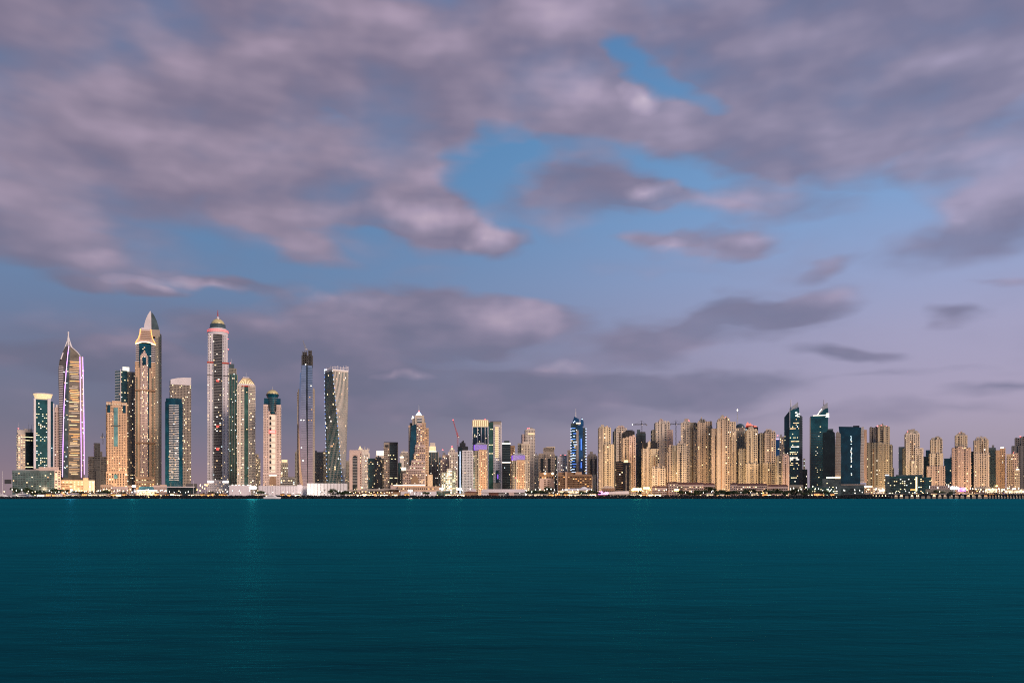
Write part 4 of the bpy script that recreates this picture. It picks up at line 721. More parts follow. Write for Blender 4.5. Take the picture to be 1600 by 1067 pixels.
b, fin = gen('apartment_tower','low floodlit greenish block glowing white at the foot of the pink stepped tower','building',689,712,1500,0,.7,[(690,699,738,0,1,'olive',S(lit=.7,cols=dict(white=3,yellow=3,dim=2))),(698,706,732,.05,1,'cream',S(dark='paneteal',ww=.7,lit=.95,cols=dict(white=3,yellow=3,cool=1,dim=2))),(704,712,735,.1,1,'olive',S(lit=.55,cols=dict(yellow=2,white=2)))],boxes=0); fin()
b, fin = gen('apartment_tower','white gridded tower with a dark green ragged rooftop garden','tower',715,740,1560,-4,.9,[(715.5,722.5,699,0,.95,'ink',S(GL,lit=.04)),(722.5,739,703.5,-.02,1,'lilac',dict(fh=3.1,cw=2.8,ww=.5,wh=.5,lit=.03,dark='pane',fins='lilac',fe=3)),(716,731,697,.1,.9,'black'),(718,727,691.5,.2,.7,'black')],boxes=3,roof='black'); b.block(718.6,719.6,705,-.03,.1,'ice',win=False,part='light_strip'); fin()
b = Bld('apartment_tower','dark blue glass tower with a gilded glowing crown and white piers','tower',737.5,764,1680,0,.8)
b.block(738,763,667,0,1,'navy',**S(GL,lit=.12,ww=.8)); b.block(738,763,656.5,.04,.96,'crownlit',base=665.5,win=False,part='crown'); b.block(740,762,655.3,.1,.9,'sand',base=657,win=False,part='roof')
for x in (738,745.5,751.5,757.5,761.8): b.block(x,x+1.1,666,-.04,.2,'lilac',win=False,part='pier')
part(b,'crown_posts','brown',lambda m: [m.box(b.X(738+k*3.1),b.X(738.7+k*3.1),-b.d*.5-.4,-b.d*.4,b.Z(665.5),b.Z(657)) for k in range(9)])
for x in (741,748,755,761): spire(b,x,656,653.5,.4,y=-b.d*.3)
b.finish(80, red=[(741,655),(758,654.5)])
for (x0,x1,top,pt,lab) in ((739.5,761.5,703,691.5,'tan tower with purple lit crown, in front of the dark blue tower with gilded crown'),(798.5,821,719,708,'tan tower with purple lit crown, right of the dark glass tower with pale roof')):
    b = Bld('apartment_tower', lab, 'tower', x0, x1, 1450, 12, .8); w_ = x1-x0
    b.block(x0+.3*w_,x1-.4,top-1,0,.95,'orange',fh=3.1,cw=3,ww=.42,wh=.5,lit=.2,dark='panebrown',cols=dict(warm=3,yellow=3)); b.block(x0+.25*w_,x0+.33*w_,top+1,-.05,.5,'sand',win=False,part='pier'); b.block(x1-1.6,x1,top+1,-.04,.6,'sand',win=False,part='pier'); b.block(x0,x0+.32*w_,top+1,.12,1,'olive',fh=3.1,cw=3,ww=.5,wh=.5,lit=.12)
    b.block(x0+.6,x1-1,pt+3,.06,.94,'purple',base=top-.3,win=False,part='crown_glow')
    part(b,'crown_slats','steel',lambda m: [m.box(b.X(x0+.4+k*w_/12),b.X(x0+.4+k*w_/12)+.7,-b.d*.5-.8,-b.d*.38,b.Z(top),b.Z(pt+abs(k-6)*.45)) for k in range(12)])
    part(b,'roof','steel',lambda m: m.loft([[(b.X(x0+1.5),-b.d*.42,b.Z(pt+3)),(b.X(x1-2),-b.d*.42,b.Z(pt+3)),(b.X(x1-2),b.d*.4,b.Z(pt+3)),(b.X(x0+1.5),b.d*.4,b.Z(pt+3))],[(b.X(x0+5),-b.d*.3,b.Z(pt)),(b.X(x1-6),-b.d*.3,b.Z(pt)),(b.X(x1-6),b.d*.3,b.Z(pt)),(b.X(x0+5),b.d*.3,b.Z(pt))]])); b.finish(80)
b = Bld('office_tower','grey tower with a tall glowing cream panel set in a white frame','tower',763,784,1620,-3,.8)
b.block(763.5,771,660,.02,.95,'green',**S(GL,lit=.02,row=.09,rowfill=.95,cols=dict(yellow=3))); b.block(771,783.5,659,0,1,'taupe',win=False); b.block(783,784,659.5,-.02,1,'lilac',win=False,part='pier'); b.block(766,783.5,657.8,.1,.9,'darkgrey',base=660,win=False,part='roof')
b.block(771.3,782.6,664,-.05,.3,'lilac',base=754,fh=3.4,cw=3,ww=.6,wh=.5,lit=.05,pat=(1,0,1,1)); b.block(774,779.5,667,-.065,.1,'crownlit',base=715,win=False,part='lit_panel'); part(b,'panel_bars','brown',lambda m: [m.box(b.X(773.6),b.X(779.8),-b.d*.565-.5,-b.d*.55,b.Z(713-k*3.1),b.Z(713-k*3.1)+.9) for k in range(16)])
b.block(775,780,735,-.07,.1,'navy',base=754,win=False,part='glass_niche'); b.block(777.3,779.3,741,-.08,.1,'purple',base=748,win=False,part='purple_light'); b.finish(60)
b, fin = gen('office_tower','dark glass tower with pale roof and two lit floors, right of the cream panelled tower','tower',784,805,1640,-3,.8,[(784.5,798,694,0,1,'ink',S(GL,bands='slate',bh=.2,lit=.02)),(798,804.5,696,.1,1,'brown',S(lit=.3)),(785,797,691,.1,.9,'slate'),(787.5,796,688,.2,.7,'slate')],boxes=0)
for y in (693.5,723): b.mb('lit_floor','whitelit').box(b.X(784.4),b.X(798.2),-b.d*.52,-b.d*.45,b.Z(y),b.Z(y-1.2))
fin()
b, fin = gen('apartment_tower','cream tower in three steps, behind the right purple crowned tower','tower',808,829,1560,-4,.9,[(808.5,815,692,.2,1,'olive',S(lit=.06)),(815,828,693,0,1,'sand',S(lit=.15,pat=(1,.6))),(818,827,690,.1,.8,'cream')],cap=80); fin()
b, fin = gen('apartment_tower','tall pale pink tower with floodlit red beaconed roof, left of the low amber lit building','tower',814,837,1720,5,.9,[(820,836,671,0,1,'cream',S(lit=.06,ww=.35)),(814.5,822,678,.1,1,'pink',S(lit=.06)),(823,835.5,669.5,.2,.8,'cream')],red=[(824,669),(827,668),(831,670)]); b.mb('roof_lights','crownlit').box(b.X(824),b.X(835),-b.d*.52,-b.d*.45,b.Z(679),b.Z(676.5)); fin()
b, fin = gen('apartment_tower','small cream tower wedged right of the tall pale pink tower','tower',834,844,1680,0,.9,[(835,843,711,0,1,'cream',S(lit=.12)),(836,840,709.5,.2,.8,'cream')]); fin()
b, fin = gen('apartment_tower','grey tower with dark window strips and rounded roof, behind the low amber lit building','tower',841,872,1620,0,.7,[(841.5,851,708,.05,1,'taupe',S(lit=.1)),(851,867,709,0,1,'taupe',S(lit=.12)),(849,866,699,.2,.9,'taupe'),(867,871,712,.1,1,'slate',S(lit=.2))],boxes=0)
for x in (845.5,856.5): b.block(x,x+3.6,716,-.02,.2,'ink',win=False,part='glass_strip')
outline(b,'roof','sand',[(848.5,705),(848.8,702),(851,699),(855,697.6),(867,697.2),(867.5,699.5),(866,702),(866,705)],-b.d*.3,b.d*.3); fin()
b, fin = gen('apartment_tower','pale tower with a red glowing roof, left of the blue lit finned tower','tower',870,888,1720,0,.9,[(871.5,886,714,0,1,'lilac',S(lit=.2,cols=dict(white=3,cool=2,warm=1))),(874,886,711,.2,.9,'pink')],red=[(876,711),(879,710.5),(883,711)]); fin()
b, fin = gen('hotel','low amber lit building with glowing open top floor, before the round roofed grey tower','building',841,866,1440,0,.6,[(843,865.5,747,0,1,'pink',dict(fh=3.3,cw=6,ww=.5,wh=.5,lit=.03,dark='panebrown',pat=(0,1,1,0))),(842.5,865,738,.1,.9,'brown',dict(fh=6,cw=4,ww=.6,wh=.7,lit=.5,cols=dict(orange=4,warm=2)))],boxes=0)
for x in (851.5,863.5): b.mb('terrace_lamp','lampw').lathe([(.2,b.Z(741.5)),(2,b.Z(740.5)),(2,b.Z(739)),(.2,b.Z(738))],b.X(x),-b.d*.52,10)
fin()
b, fin = gen('apartment_tower','thin dark tower with small lit windows, just left of the blue lit finned tower','tower',886,893,1700,0,1,[(886.5,893,703,0,1,'taupe',S(lit=.12))],boxes=0); fin()
# blue lit tower
b = Bld('office_tower','blue glass tower with two sharp roof fins, a white mast and bars of blue light','tower',891,917,1600,0,.9)
b.block(892.5,902,665,0,.9,'navy',**S(GL,bands='slate',bh=.2,lit=.12,cols=dict(blue=5,ice=2,yellow=1) if False else OFF)); b.block(902,910.5,664,.05,1,'blue',**S(GL,lit=.06)); b.block(910,915.5,668,.12,.95,'slate',**S(lit=.1)); b.block(892,901,661,.1,.8,'slate',win=False); b.block(900.5,904,672,-.03,.5,'taupe',win=False,part='pier')
outline(b,'roof_fin','blue',[(893,663),(897.3,650),(904.5,654),(905,661),(903,664)],-b.d*.3,-b.d*.05); outline(b,'roof_fin','blue',[(906.5,664),(907.5,655.5),(908.8,651.5),(912,658),(912,665)],-b.d*.25,b.d*.1); spire(b,899.6,654,637.5,.9,'white',-b.d*.1,'mast')
rg = random.Random(21)
for k in range(17):
    y = 669+k*4.3; xa = 892.6+rg.uniform(0,3.5); xb = xa+rg.uniform(3,7); m = MB(); m.box(b.X(xa),b.X(xb),-b.d*.5-.9,-b.d*.5+.3,b.Z(y),b.Z(y)+1.0); m.build('light_bar',EM[rg.choice(['bluelit','bluelit','bluelit','ice'])],b.root)
    for x, yy in ((892.2,-b.d*.5),(915.6,-b.d*.4)):
        m = MB(); m.box(b.X(x)-1,b.X(x)+1,yy-1.5,yy+.5,b.Z(y+1),b.Z(y+1)+1.2); m.build('edge_lamp',EM['ice'],b.root)
for y0_,y1_ in ((685,703),(722,731)): m = MB(); m.box(b.X(907.5),b.X(908.6),-b.d*.46-.9,-b.d*.45+.2,b.Z(y1_),b.Z(y0_)); m.build('light_bar',EM['bluelit'],b.root)
for x,y in ((898,657),(909.5,653.5),(896,658.5)): m = MB(); m.box(b.X(x)-.8,b.X(x)+.8,-b.d*.3-1,-b.d*.3,b.Z(y+1.5),b.Z(y)); m.build('edge_lamp',EM['ice'],b.root)
b.mb('lit_floor','yellow').box(b.X(900),b.X(907),-b.d*.53,-b.d*.47,b.Z(662),b.Z(660.2)); b.finish(60)
b = Bld('hotel','wide low dark amber terraced building below the blue lit finned tower','building',871,926,1420,0,.4)
b.block(872,924.5,741,0,1,'brown',fh=3.2,cw=4.2,ww=.75,wh=.5,lit=.3,dark='panebrown',bands='brown',proud=1.2,cols=dict(warm=2,orange=4,yellow=1,dim=5)); b.block(872,909,737.5,.2,1,'brown',fh=3.2,cw=4,ww=.6,wh=.5,lit=.3,cols=dict(dim=4,orange=2)); b.block(883,886,737,-.06,.3,'orange',win=False,part='pier'); b.block(899,909,737.3,.05,.5,'orange',base=742,win=False,part='roof'); b.block(923,926,744,.1,1,'taupe',win=False); b.finish(100)
b, fin = gen('apartment_tower','small taupe tower with dark strips, right of the blue lit finned tower','tower',916,935,1560,-3,.8,[(917.5,933.5,712,0,1,'taupe',S(lit=.08,ww=.35)),(919,931,709,.2,.9,'taupe'),(921.5,926,705,.3,.7,'taupe')],boxes=0)
for x in (922.5,930): b.block(x,x+2.8,717,-.02,.2,'ink',win=False,part='glass_strip')
b.block(926,932,741,-.06,.1,'sand',win=False,part='annex'); fin()
# ------------------------------------------------------------------ tan residential towers on the right
def jb(mat='tan', **k):
    d = dict(fh=3.5, cw=3.7, ww=.55, wh=.56, lit=.07, pat=(.9,.9,0,1.5,.9,0), fins=mat, fe=3, fw=.22, fp=.7, cols=dict(warm=4,yellow=3,dim=4,white=1), bot=3); d.update(k); return d
GRP = 'tan residential towers along the right shore'
def jbr(label, x0, x1, Y, rel, ratio, tiers, cap=70, red=None, boxes=2, dark=None):
    b = Bld('residential_tower', label, 'tower', x0, x1, Y, rel, ratio, GRP)
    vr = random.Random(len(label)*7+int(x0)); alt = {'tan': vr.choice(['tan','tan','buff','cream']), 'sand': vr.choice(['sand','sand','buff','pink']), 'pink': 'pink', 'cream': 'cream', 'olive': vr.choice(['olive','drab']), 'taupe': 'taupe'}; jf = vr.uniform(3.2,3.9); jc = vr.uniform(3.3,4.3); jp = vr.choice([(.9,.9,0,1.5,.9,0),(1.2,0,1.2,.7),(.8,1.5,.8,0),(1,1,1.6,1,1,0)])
    for i, t in enumerate(tiers):
        xa, xb, top, f0, f1, mat = t[:6]; mat = alt[mat]; ps = list(jp); k = (i*2) % len(ps); ps = ps[k:]+ps[:k]
        b.block(xa, xb, top, f0, f1, mat, **{**jb(mat, pat=tuple(ps), fh=jf, cw=jc, fe=len(ps)//2 or 2), **(t[6] if len(t) > 6 else {})})
        if i < 3 and xb-xa > 6:
            q_ = xa+(xb-xa)*vr.uniform(.25,.6); hz = b.Z(top)-vr.uniform(6,16); b.mb('painted_recess', vr.choice(['panebrown','pane','brown'])).box(b.X(q_), b.X(q_+vr.uniform(1.0,1.7)), (-.5+f0)*b.d-.35, (-.5+f0)*b.d+2, 6, hz)  # dark strip proud of the wall; its colour stands for recess shade
        if i < 2:
            x_0, x_1 = b.X(xa), b.X(xb); y0 = (-.5+f0)*b.d; m = b.mb('parapet', mat); z = b.Z(top)
            n = max(2, round((x_1-x_0)/5))
            for q in range(n):
                if b.rng.random() < .75: m.box(x_0+(q+.12)*(x_1-x_0)/n, x_0+(q+.85)*(x_1-x_0)/n, y0+.3, y0+3.2, z+.01, z+b.rng.uniform(1.0,3.2))
    if dark:
        m = MB()
        for (xa, xb, t, base) in dark:
            m.box(b.X(xa), b.X(xb), -b.d*.47, b.d*.4, b.Z(base), b.Z(t)); m.box(b.X(xa)+2, b.X(xb)-3, -b.d*.3, b.d*.3, b.Z(t), b.Z(t)+3)
            for q in range(6): x = b.X(xa)+(b.X(xb)-b.X(xa))*(q+.5)/6; m.box(x-.8, x+.8, -b.d*.49, -b.d*.44, b.Z(base), b.Z(t)+b.rng.uniform(-1,2.5))
        m.build('scaffold_crown', W['black'], b.root)
    b.finish(cap, red, 'tan', boxes)
    return b
jbr('leftmost broad tan tower of the right shore row, with a flat stepped front', 933, 959, 1500, 4, .8, [(935,954,668,.1,.95,'tan'),(937,950,666,.2,.8,'tan'),(944,958.5,694,-.04,.9,'sand'),(934.5,941,668.5,.0,.6,'taupe')], red=[(949,665.5)])
jbr('narrow tan tower behind the dark crowned tan tower and the dark office block', 957, 980, 1600, 8, .9, [(961,979,668.5,0,1,'tan'),(964,976,667,.2,.8,'sand'),(958,962,673,.1,1,'olive')], boxes=3)
jbr('tan tower with a black scaffolded crown, rising behind the dark office block', 970, 994, 1500, 6, .8, [(971.5,982,684,.02,1,'tan'),(982,992.5,682,-.03,.9,'sand'),(975,990,684,.2,.9,'tan')], boxes=0, dark=[(971,976,677,684.5),(975.5,991.5,674,682.5)])
b, fin = gen('apartment_tower','dark grey scaffolded tower under the wide flat crane jib','tower',992,1010,1640,2,.8,[(993.5,1009,677,0,1,'slate',S(lit=.02,fh=3.1,cw=2.6,dark='pane')),(995,1000,671,.1,.6,'slate'),(1000,1008.5,674.5,.1,.9,'darkgrey')],boxes=0); fin()
jbr('tan tower with a black scaffolded crown beside the brightest orange floodlights', 1002, 1029, 1450, 6, .8, [(1003,1016,700,.02,1,'sand',dict(lit=.1)),(1011,1015.5,690,.05,.8,'sand'),(1015.5,1027.5,701,-.02,.95,'tan')], boxes=0, dark=[(1003.2,1009,692,700.5),(1015.8,1027.3,691,700.8)])
jbr('tall tan tower with twin shoulders and a red beacon, behind the black crowned tower', 1016, 1053, 1580, 5, .7, [(1023,1046,659.5,0,.9,'tan'),(1029,1036,656.5,.1,.8,'sand'),(1017.5,1026,671,.08,1,'olive'),(1042,1051,671.5,-.02,.9,'sand'),(1033.5,1041,661,-.05,.6,'tan')], red=[(1033.5,656)])
jbr('small pale tan block standing in front of the black crowned tower', 1017, 1040, 1400, 5, .7, [(1018,1039,731,0,1,'sand',dict(lit=.04)),(1023,1031,729,.1,.8,'tan')], boxes=1)
jbr('lower tan tower with a rounded top, in front between the tallest tan towers', 1039, 1073, 1420, 6, .8, [(1057,1071.5,695,-.03,.9,'sand'),(1043,1058,697,.04,1,'tan'),(1049,1057,696,-.0,.8,'olive'),(1040,1046,706,.1,1,'tan'),(1059,1068,692.5,.05,.7,'sand')], boxes=2)
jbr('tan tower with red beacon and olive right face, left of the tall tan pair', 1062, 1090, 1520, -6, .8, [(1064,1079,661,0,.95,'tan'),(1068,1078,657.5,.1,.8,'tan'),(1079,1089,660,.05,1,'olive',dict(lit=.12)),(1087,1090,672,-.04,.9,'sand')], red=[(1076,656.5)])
jbr('left tower of the tall tan pair, with a broken flat top', 1088, 1113, 1500, 4, .8, [(1089,1101,660,0,1,'tan'),(1093,1101,655.5,.1,.8,'olive'),(1101,1112,658,.05,.95,'tan'),(1106,1112.5,667,-.03,.9,'olive')], boxes=2)
jbr('widest and tallest tan tower of the row, with a red beacon and stepped shoulders', 1109, 1151, 1480, 3, .7, [(1121,1140,655,0,.9,'tan',dict(lit=.1)),(1125,1137,652,.1,.8,'sand'),(1111,1122,669,.04,1,'tan'),(1139,1149.5,659,.03,.95,'sand'),(1120,1124,658,-.05,.7,'sand'),(1144,1149.8,674,-.05,.8,'sand')], red=[(1134.5,650.5)], cap=90)
b, fin = gen('apartment_tower','dim olive tower with a grey domed roof and a tall mast, between two tan towers','tower',1148,1166,1680,0,.9,[(1149.5,1165,673,0,1,'olive',S(lit=.12)),(1149.8,1164,668,.05,.9,'taupe',S(lit=.3,cols=dict(redlit=1,warm=2)))],boxes=0,red=[(1158,671.5),(1163,667)])
part(b,'dome','slate',lambda m: m.lathe([(7.4*b.mpp*math.cos(a*.157),b.Z(668)+(b.Z(661)-b.Z(668))*math.sin(a*.157)) for a in range(11)],b.X(1156.5),0,20),True)
spire(b,1152.2,664,641,1.3,'steel',0,'mast'); b.mb('mast_light','whitelit').lathe([(.2,b.Z(641.5)),(1.3,b.Z(640.4)),(1.3,b.Z(639.2)),(.2,b.Z(638))],b.X(1152.2),0,10); fin()
b, fin = gen('apartment_tower','dark tower with a red glowing pointed crown, behind the stepped tan tower','tower',1163,1186,1640,0,.8,[(1164.5,1184.5,667,0,1,'ink',S(lit=.15,cols=dict(white=2,warm=2,cool=1))),(1166,1178,664.5,.1,.8,'red')],boxes=0,red=[(1168,661),(1171,663),(1175,664),(1166,665)])
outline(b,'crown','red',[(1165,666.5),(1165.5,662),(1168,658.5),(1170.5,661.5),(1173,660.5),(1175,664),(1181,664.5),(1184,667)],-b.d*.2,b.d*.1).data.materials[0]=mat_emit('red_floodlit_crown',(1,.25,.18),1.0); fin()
jbr('tan tower stepping out two thirds down, with an olive side wall on its left', 1152, 1186, 1450, 8, .7, [(1165,1183,672,0,.9,'sand'),(1168,1178,669.5,.1,.7,'tan'),(1163.5,1184,724,-.05,.95,'sand'),(1153,1166,700,.2,1,'olive',dict(lit=.04))], boxes=2)  # olive tier: the left side's shade is put into its colour
jbr('tan tower with rounded top and olive side wall, left of the dark pointed tower', 1184, 1213, 1440, 8, .8, [(1193,1211.5,676,0,.9,'tan'),(1195,1206,672.5,.1,.7,'tan'),(1191,1212,723,-.05,.95,'sand'),(1185,1194,676,.15,1,'olive',dict(lit=.02))], boxes=2)  # darker left tier carries the shaded side in its wall colour
b, fin = gen('apartment_tower','deep blue lit slim tower with a red beacon, left of the dark pointed glass tower','tower',1209,1227,1640,0,.9,[(1210,1218,685,0,1,'blue',S(GL,lit=.1)),(1218,1226.5,682,.05,1,'taupe',S(lit=.35))],red=[(1215,679.5),(1221,683)],boxes=1); b.mb('light_strip','neon').box(b.X(1210.5),b.X(1217.5),-b.d*.53,-b.d*.48,b.Z(686.5),b.Z(685)); fin()
jbr('low tan block at the foot of the dark pointed glass tower', 1211, 1234, 1400, 6, .7, [(1222,1232.5,712,-.02,.95,'sand'),(1212.5,1223,712.5,.05,1,'olive',dict(lit=.1))], boxes=1)
# ------------------------------------------------------------------ dark glass towers
b = Bld('office_tower','dark glass tower with a sharp slanted peak, white mast and rows of yellow lit floors','tower',1225,1254,1500,0,.8); d = b.d
outline(b,'side_face','teal',[(1225.3,773),(1225.3,651),(1234,640.5),(1234,773)],-d/2+5,d/2)
outline(b,'front_face','lagoon',[(1233.6,773),(1233.6,640.5),(1243,638.5),(1248.5,636),(1249,650),(1249,773)],-d/2,d/2-3)
outline(b,'roof_fin','steel',[(1236,641),(1237.5,635),(1242,632),(1247,628),(1247.3,635.5),(1241,638)],-d/2-.8,-d/2+8)
outline(b,'right_face','slate',[(1248.7,773),(1248.7,649),(1252.5,649),(1253.8,674),(1254,773)],-d/2+4,d/2-4)
part(b,'edge_pier','steel',lambda m: m.box(b.X(1234)-.6,b.X(1234)+.9,-d/2-.7,-d/2+2,b.Z(668),b.Z(638)))
part(b,'floor_bands','slate',lambda m: [m.box(b.X(1248.6),b.X(1254.1),-d/2+3.4,d/2-4,b.Z(760-k*2.7),b.Z(760-k*2.7)+1) for k in range(41)])
spire(b,1235.6,641,623.5,1.4,'white',-d/2+4,'mast')
b.faces.append((b.X(1234),b.X(1248.8),-d/2,d/2-3,b.Z(768),b.Z(652),S(GL,lit=.05,row=.32,rowfill=.6,fh=3.4,cw=2.2,ww=.75,wh=.5,cols=dict(yellow=4,warm=2,white=1)))); b.faces.append((b.X(1225.4),b.X(1233.9),-d/2+5,d/2,b.Z(768),b.Z(655),S(GL,lit=.1,cw=2.4,ww=.6)))
rg = random.Random(4)
for k in range(9): m = MB(); y = 644+k*.9; x = 1244+rg.uniform(-2,2); m.box(b.X(x),b.X(x+rg.uniform(2,5)),-d/2-1,-d/2+6,b.Z(y),b.Z(y)+.6); m.build('light_bar',EM['white'],b.root)
b.finish(100)
b = Bld('office_tower','blue glass tower with lit flat roof edge and a curved raised fin above it','tower',1265,1295.5,1500,0,.8); d = b.d
outline(b,'front_face','lagoon',[(1265.6,773),(1265.8,650),(1277.5,648.8),(1283,644),(1288,638.5),(1294,638),(1294,650),(1292.5,773)],-d/2,d/2)
outline(b,'roof_fin','steel',[(1277,648.6),(1280,642.5),(1284,636.5),(1288.5,632.5),(1293,629),(1293.3,637.5),(1287.5,639.5),(1283,644.5)],-d/2-1,-d/2+8)
outline(b,'side_pier','taupe',[(1265,773),(1265,652),(1266.6,651),(1266.6,773)],-d/2-1,d/2-2)
part(b,'floor_bands','slate',lambda m: [m.box(b.X(1266.7),b.X(1292.4),-d/2-.5,d/2-3,b.Z(758-k*2.65),b.Z(758-k*2.65)+.75) for k in range(32)])
part(b,'lit_roof_edge','whitelit',lambda m: m.box(b.X(1270.5),b.X(1291),-d/2-.9,-d/2+.5,b.Z(649.4),b.Z(648.5)))
part(b,'lit_roof_edge','whitelit',lambda m: [m.tube((b.X(x0),-d/2-1.4,b.Z(y0)),(b.X(x1),-d/2-1.4,b.Z(y1)),.5) for x0,y0,x1,y1 in ((1277.5,648,1281,642.5),(1281,642.5,1284,639))])
spire(b,1287.3,637,624,1.1,'pink',-d/2+5,'mast')
for k in range(4): m = MB(); m.box(b.X(1290+(k%2)),b.X(1295.5),-d/2-1,-d/2+3,b.Z(652-k*1.7),b.Z(652-k*1.7)+1); m.build('light_bar',EM['white'],b.root)
b.faces.append((b.X(1267),b.X(1292),-d/2,d/2,b.Z(765),b.Z(655),S(GL,lit=.03,row=.0,pat=(0,0,.0,.9,.9,.9,.9,0),cw=2.5,cols=dict(yellow=4,white=2)))); 
b.faces[-1][-1].update(lit=.17); b.finish(60)
b = Bld('office_tower','small dark slab with lit edge windows behind the dark pointed glass tower','tower',1253,1262,1640,0,1)
b.block(1253.5,1261.5,733,0,1,'ink',**S(lit=.1,dark='pane')); b.block(1255,1258,716,.2,.7,'olive',**S(lit=.3)); b.finish(20)
b = Bld('office_tower','charcoal tower with afterglow coloured into its flared right side, between the two blue glass towers','tower',1285,1315,1420,0,.8); d = b.d
outline(b,'front_face','ink',[(1285.3,773),(1285.3,676),(1291,675.5),(1292.5,672),(1300,672.5),(1304.5,676),(1305,690),(1304.5,773)],-d/2,d/2)
outline(b,'flared_side','taupe',[(1304.3,755),(1304.4,730),(1305,700),(1306,676.5),(1309,674),(1313.6,678),(1314,755)],-d/2+2,d/2-5)  # afterglow on this side is put into the taupe colour
part(b,'side_joints','brown',lambda m: [m.box(b.X(1304.6),b.X(1314.1),-d/2+1.8,-d/2+3,b.Z(750-k*4.2),b.Z(750-k*4.2)+.4) for k in range(17)])
part(b,'roof','slate',lambda m: m.box(b.X(1293),b.X(1302),-d*.3,d*.3,b.Z(672.4),b.Z(669.5)))
part(b,'lit_canopy','lampw',lambda m: m.box(b.X(1291),b.X(1313),-d/2-1,-d/2+1.5,b.Z(746.6),b.Z(745.2))); part(b,'podium','slate',lambda m: m.box(b.X(1285),b.X(1314),-d*.62,d*.5,0,b.Z(748)))
b.faces.append((b.X(1285.4),b.X(1304.2),-d/2,d/2,b.Z(745),b.Z(678),S(GL,lit=.02))); b.faces.append((b.X(1288),b.X(1312),-d*.62,d*.4,0,b.Z(750),S(GL,lit=.25,cols=dict(yellow=3,white=2)))); b.finish(60)
b = Bld('office_tower','broad deep blue glass tower with flared foot and pinched right side coloured afterglow cream','tower',1309,1355,1420,0,.7); d = b.d
outline(b,'front_face','navy',[(1311.5,757),(1313.5,735),(1314.2,715),(1313.5,695),(1312,680),(1310.3,665.5),(1332,666.5),(1345.5,668),(1345,690),(1344.3,715),(1344,740),(1344.3,757)],-d/2,d/2)
outline(b,'pinched_side','cream',[(1344.4,753),(1344.2,730),(1345,700),(1345.8,667.5),(1349.5,666.5),(1351,690),(1349.6,715),(1350,735),(1351,753)],-d/2+3,d/2-3)  # cream colour stands for afterglow falling on the right side
outline(b,'rear_side','orange',[(1350.4,753),(1349.6,715),(1351,690),(1350.5,671),(1354.5,671.5),(1354.8,753)],-d/2+8,d/2)
part(b,'side_joints','brown',lambda m: [m.box(b.X(1345.2),b.X(1350),-d/2+2.7,-d/2+4,b.Z(750-k*4.2),b.Z(750-k*4.2)+.4) for k in range(19)])
part(b,'roof','black',lambda m: m.box(b.X(1333),b.X(1343),-d*.3,d*.3,b.Z(667),b.Z(664.5)))
part(b,'podium','slate',lambda m: m.box(b.X(1306),b.X(1351),-d*.72,d*.5,0,b.Z(758))); part(b,'podium_edge','taupe',lambda m: m.box(b.X(1305.5),b.X(1351.5),-d*.74,d*.5,b.Z(758),b.Z(756.3)))
rg = random.Random(2)
for k in range(34):
    y = 678+k*2.0
    if rg.random() < .8: m = MB(); x = 1329.3+rg.uniform(-.5,.6); m.box(b.X(x),b.X(x)+1.6,-d/2-.3,-d/2+.5,b.Z(y),b.Z(y)+1.2); m.build('window',EM[rg.choice(['cool','cool','white'])],b.root)
b.faces.append((b.X(1315),b.X(1343),-d/2,d/2,b.Z(755),b.Z(730),S(GL,lit=.02,cols=dict(cool=3,white=1)))); b.faces.append((b.X(1307),b.X(1350),-d*.72,d*.4,0,b.Z(759),S(GL,lit=.1,dark='paneteal',ww=.8,wh=.8,cols=dict(cool=2,white=2,yellow=1)))); b.finish(60)
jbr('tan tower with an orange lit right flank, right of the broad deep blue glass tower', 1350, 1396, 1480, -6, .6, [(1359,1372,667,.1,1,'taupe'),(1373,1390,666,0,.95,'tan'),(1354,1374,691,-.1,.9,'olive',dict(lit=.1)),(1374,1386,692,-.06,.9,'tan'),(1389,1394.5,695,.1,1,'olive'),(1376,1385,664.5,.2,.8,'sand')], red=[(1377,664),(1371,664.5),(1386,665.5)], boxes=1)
b, fin = gen('apartment_tower','dim olive slab behind the orange flanked tan tower','tower',1388,1398,1640,0,1,[(1388.5,1397,731,0,1,'olive',S(lit=.05)),(1388.5,1394,694,.1,1,'olive',S(lit=.05))],boxes=0); fin()
b = Bld('hotel','low teal glass hotel with white roof lamp and yellow lit rooms on the right shore','hotel',1382,1456,1380,0,.35)
b.block(1383,1390,742.5,-.02,.9,'slate',**S(GL,lit=.1,cols=RES)); b.block(1390,1441,744,0,1,'teal',fh=3.4,cw=3.2,ww=.7,wh=.5,lit=.24,dark='paneteal',bands='slate',bh=.2,cols=dict(yellow=4,warm=2,white=1,cool=1)); b.block(1441,1455,745.5,.03,1,'teal',fh=3.4,cw=3.2,ww=.7,wh=.5,lit=.2,dark='paneteal',cols=dict(warm=3,orange=1)); b.block(1400,1442,741.5,.15,.9,'slate',win=False,part='roof')
b.block(1383,1389,741.0,-.05,.2,'ice',base=742.4,win=False,part='roof_lamp'); b.block(1431,1433.5,745,-.06,.1,'yellow',base=768,win=False,part='lit_stair'); b.block(1423,1432,764,-.06,.1,'amber',base=766,win=False,part='lit_entrance'); b.finish(100)
b, fin = gen('apartment_tower','dark glass slab hidden behind the leftmost cream tower of the far right group','tower',1403,1413,1600,0,1,[(1404,1413,698,0,1,'slate',S(GL,lit=.05))],boxes=0); fin()
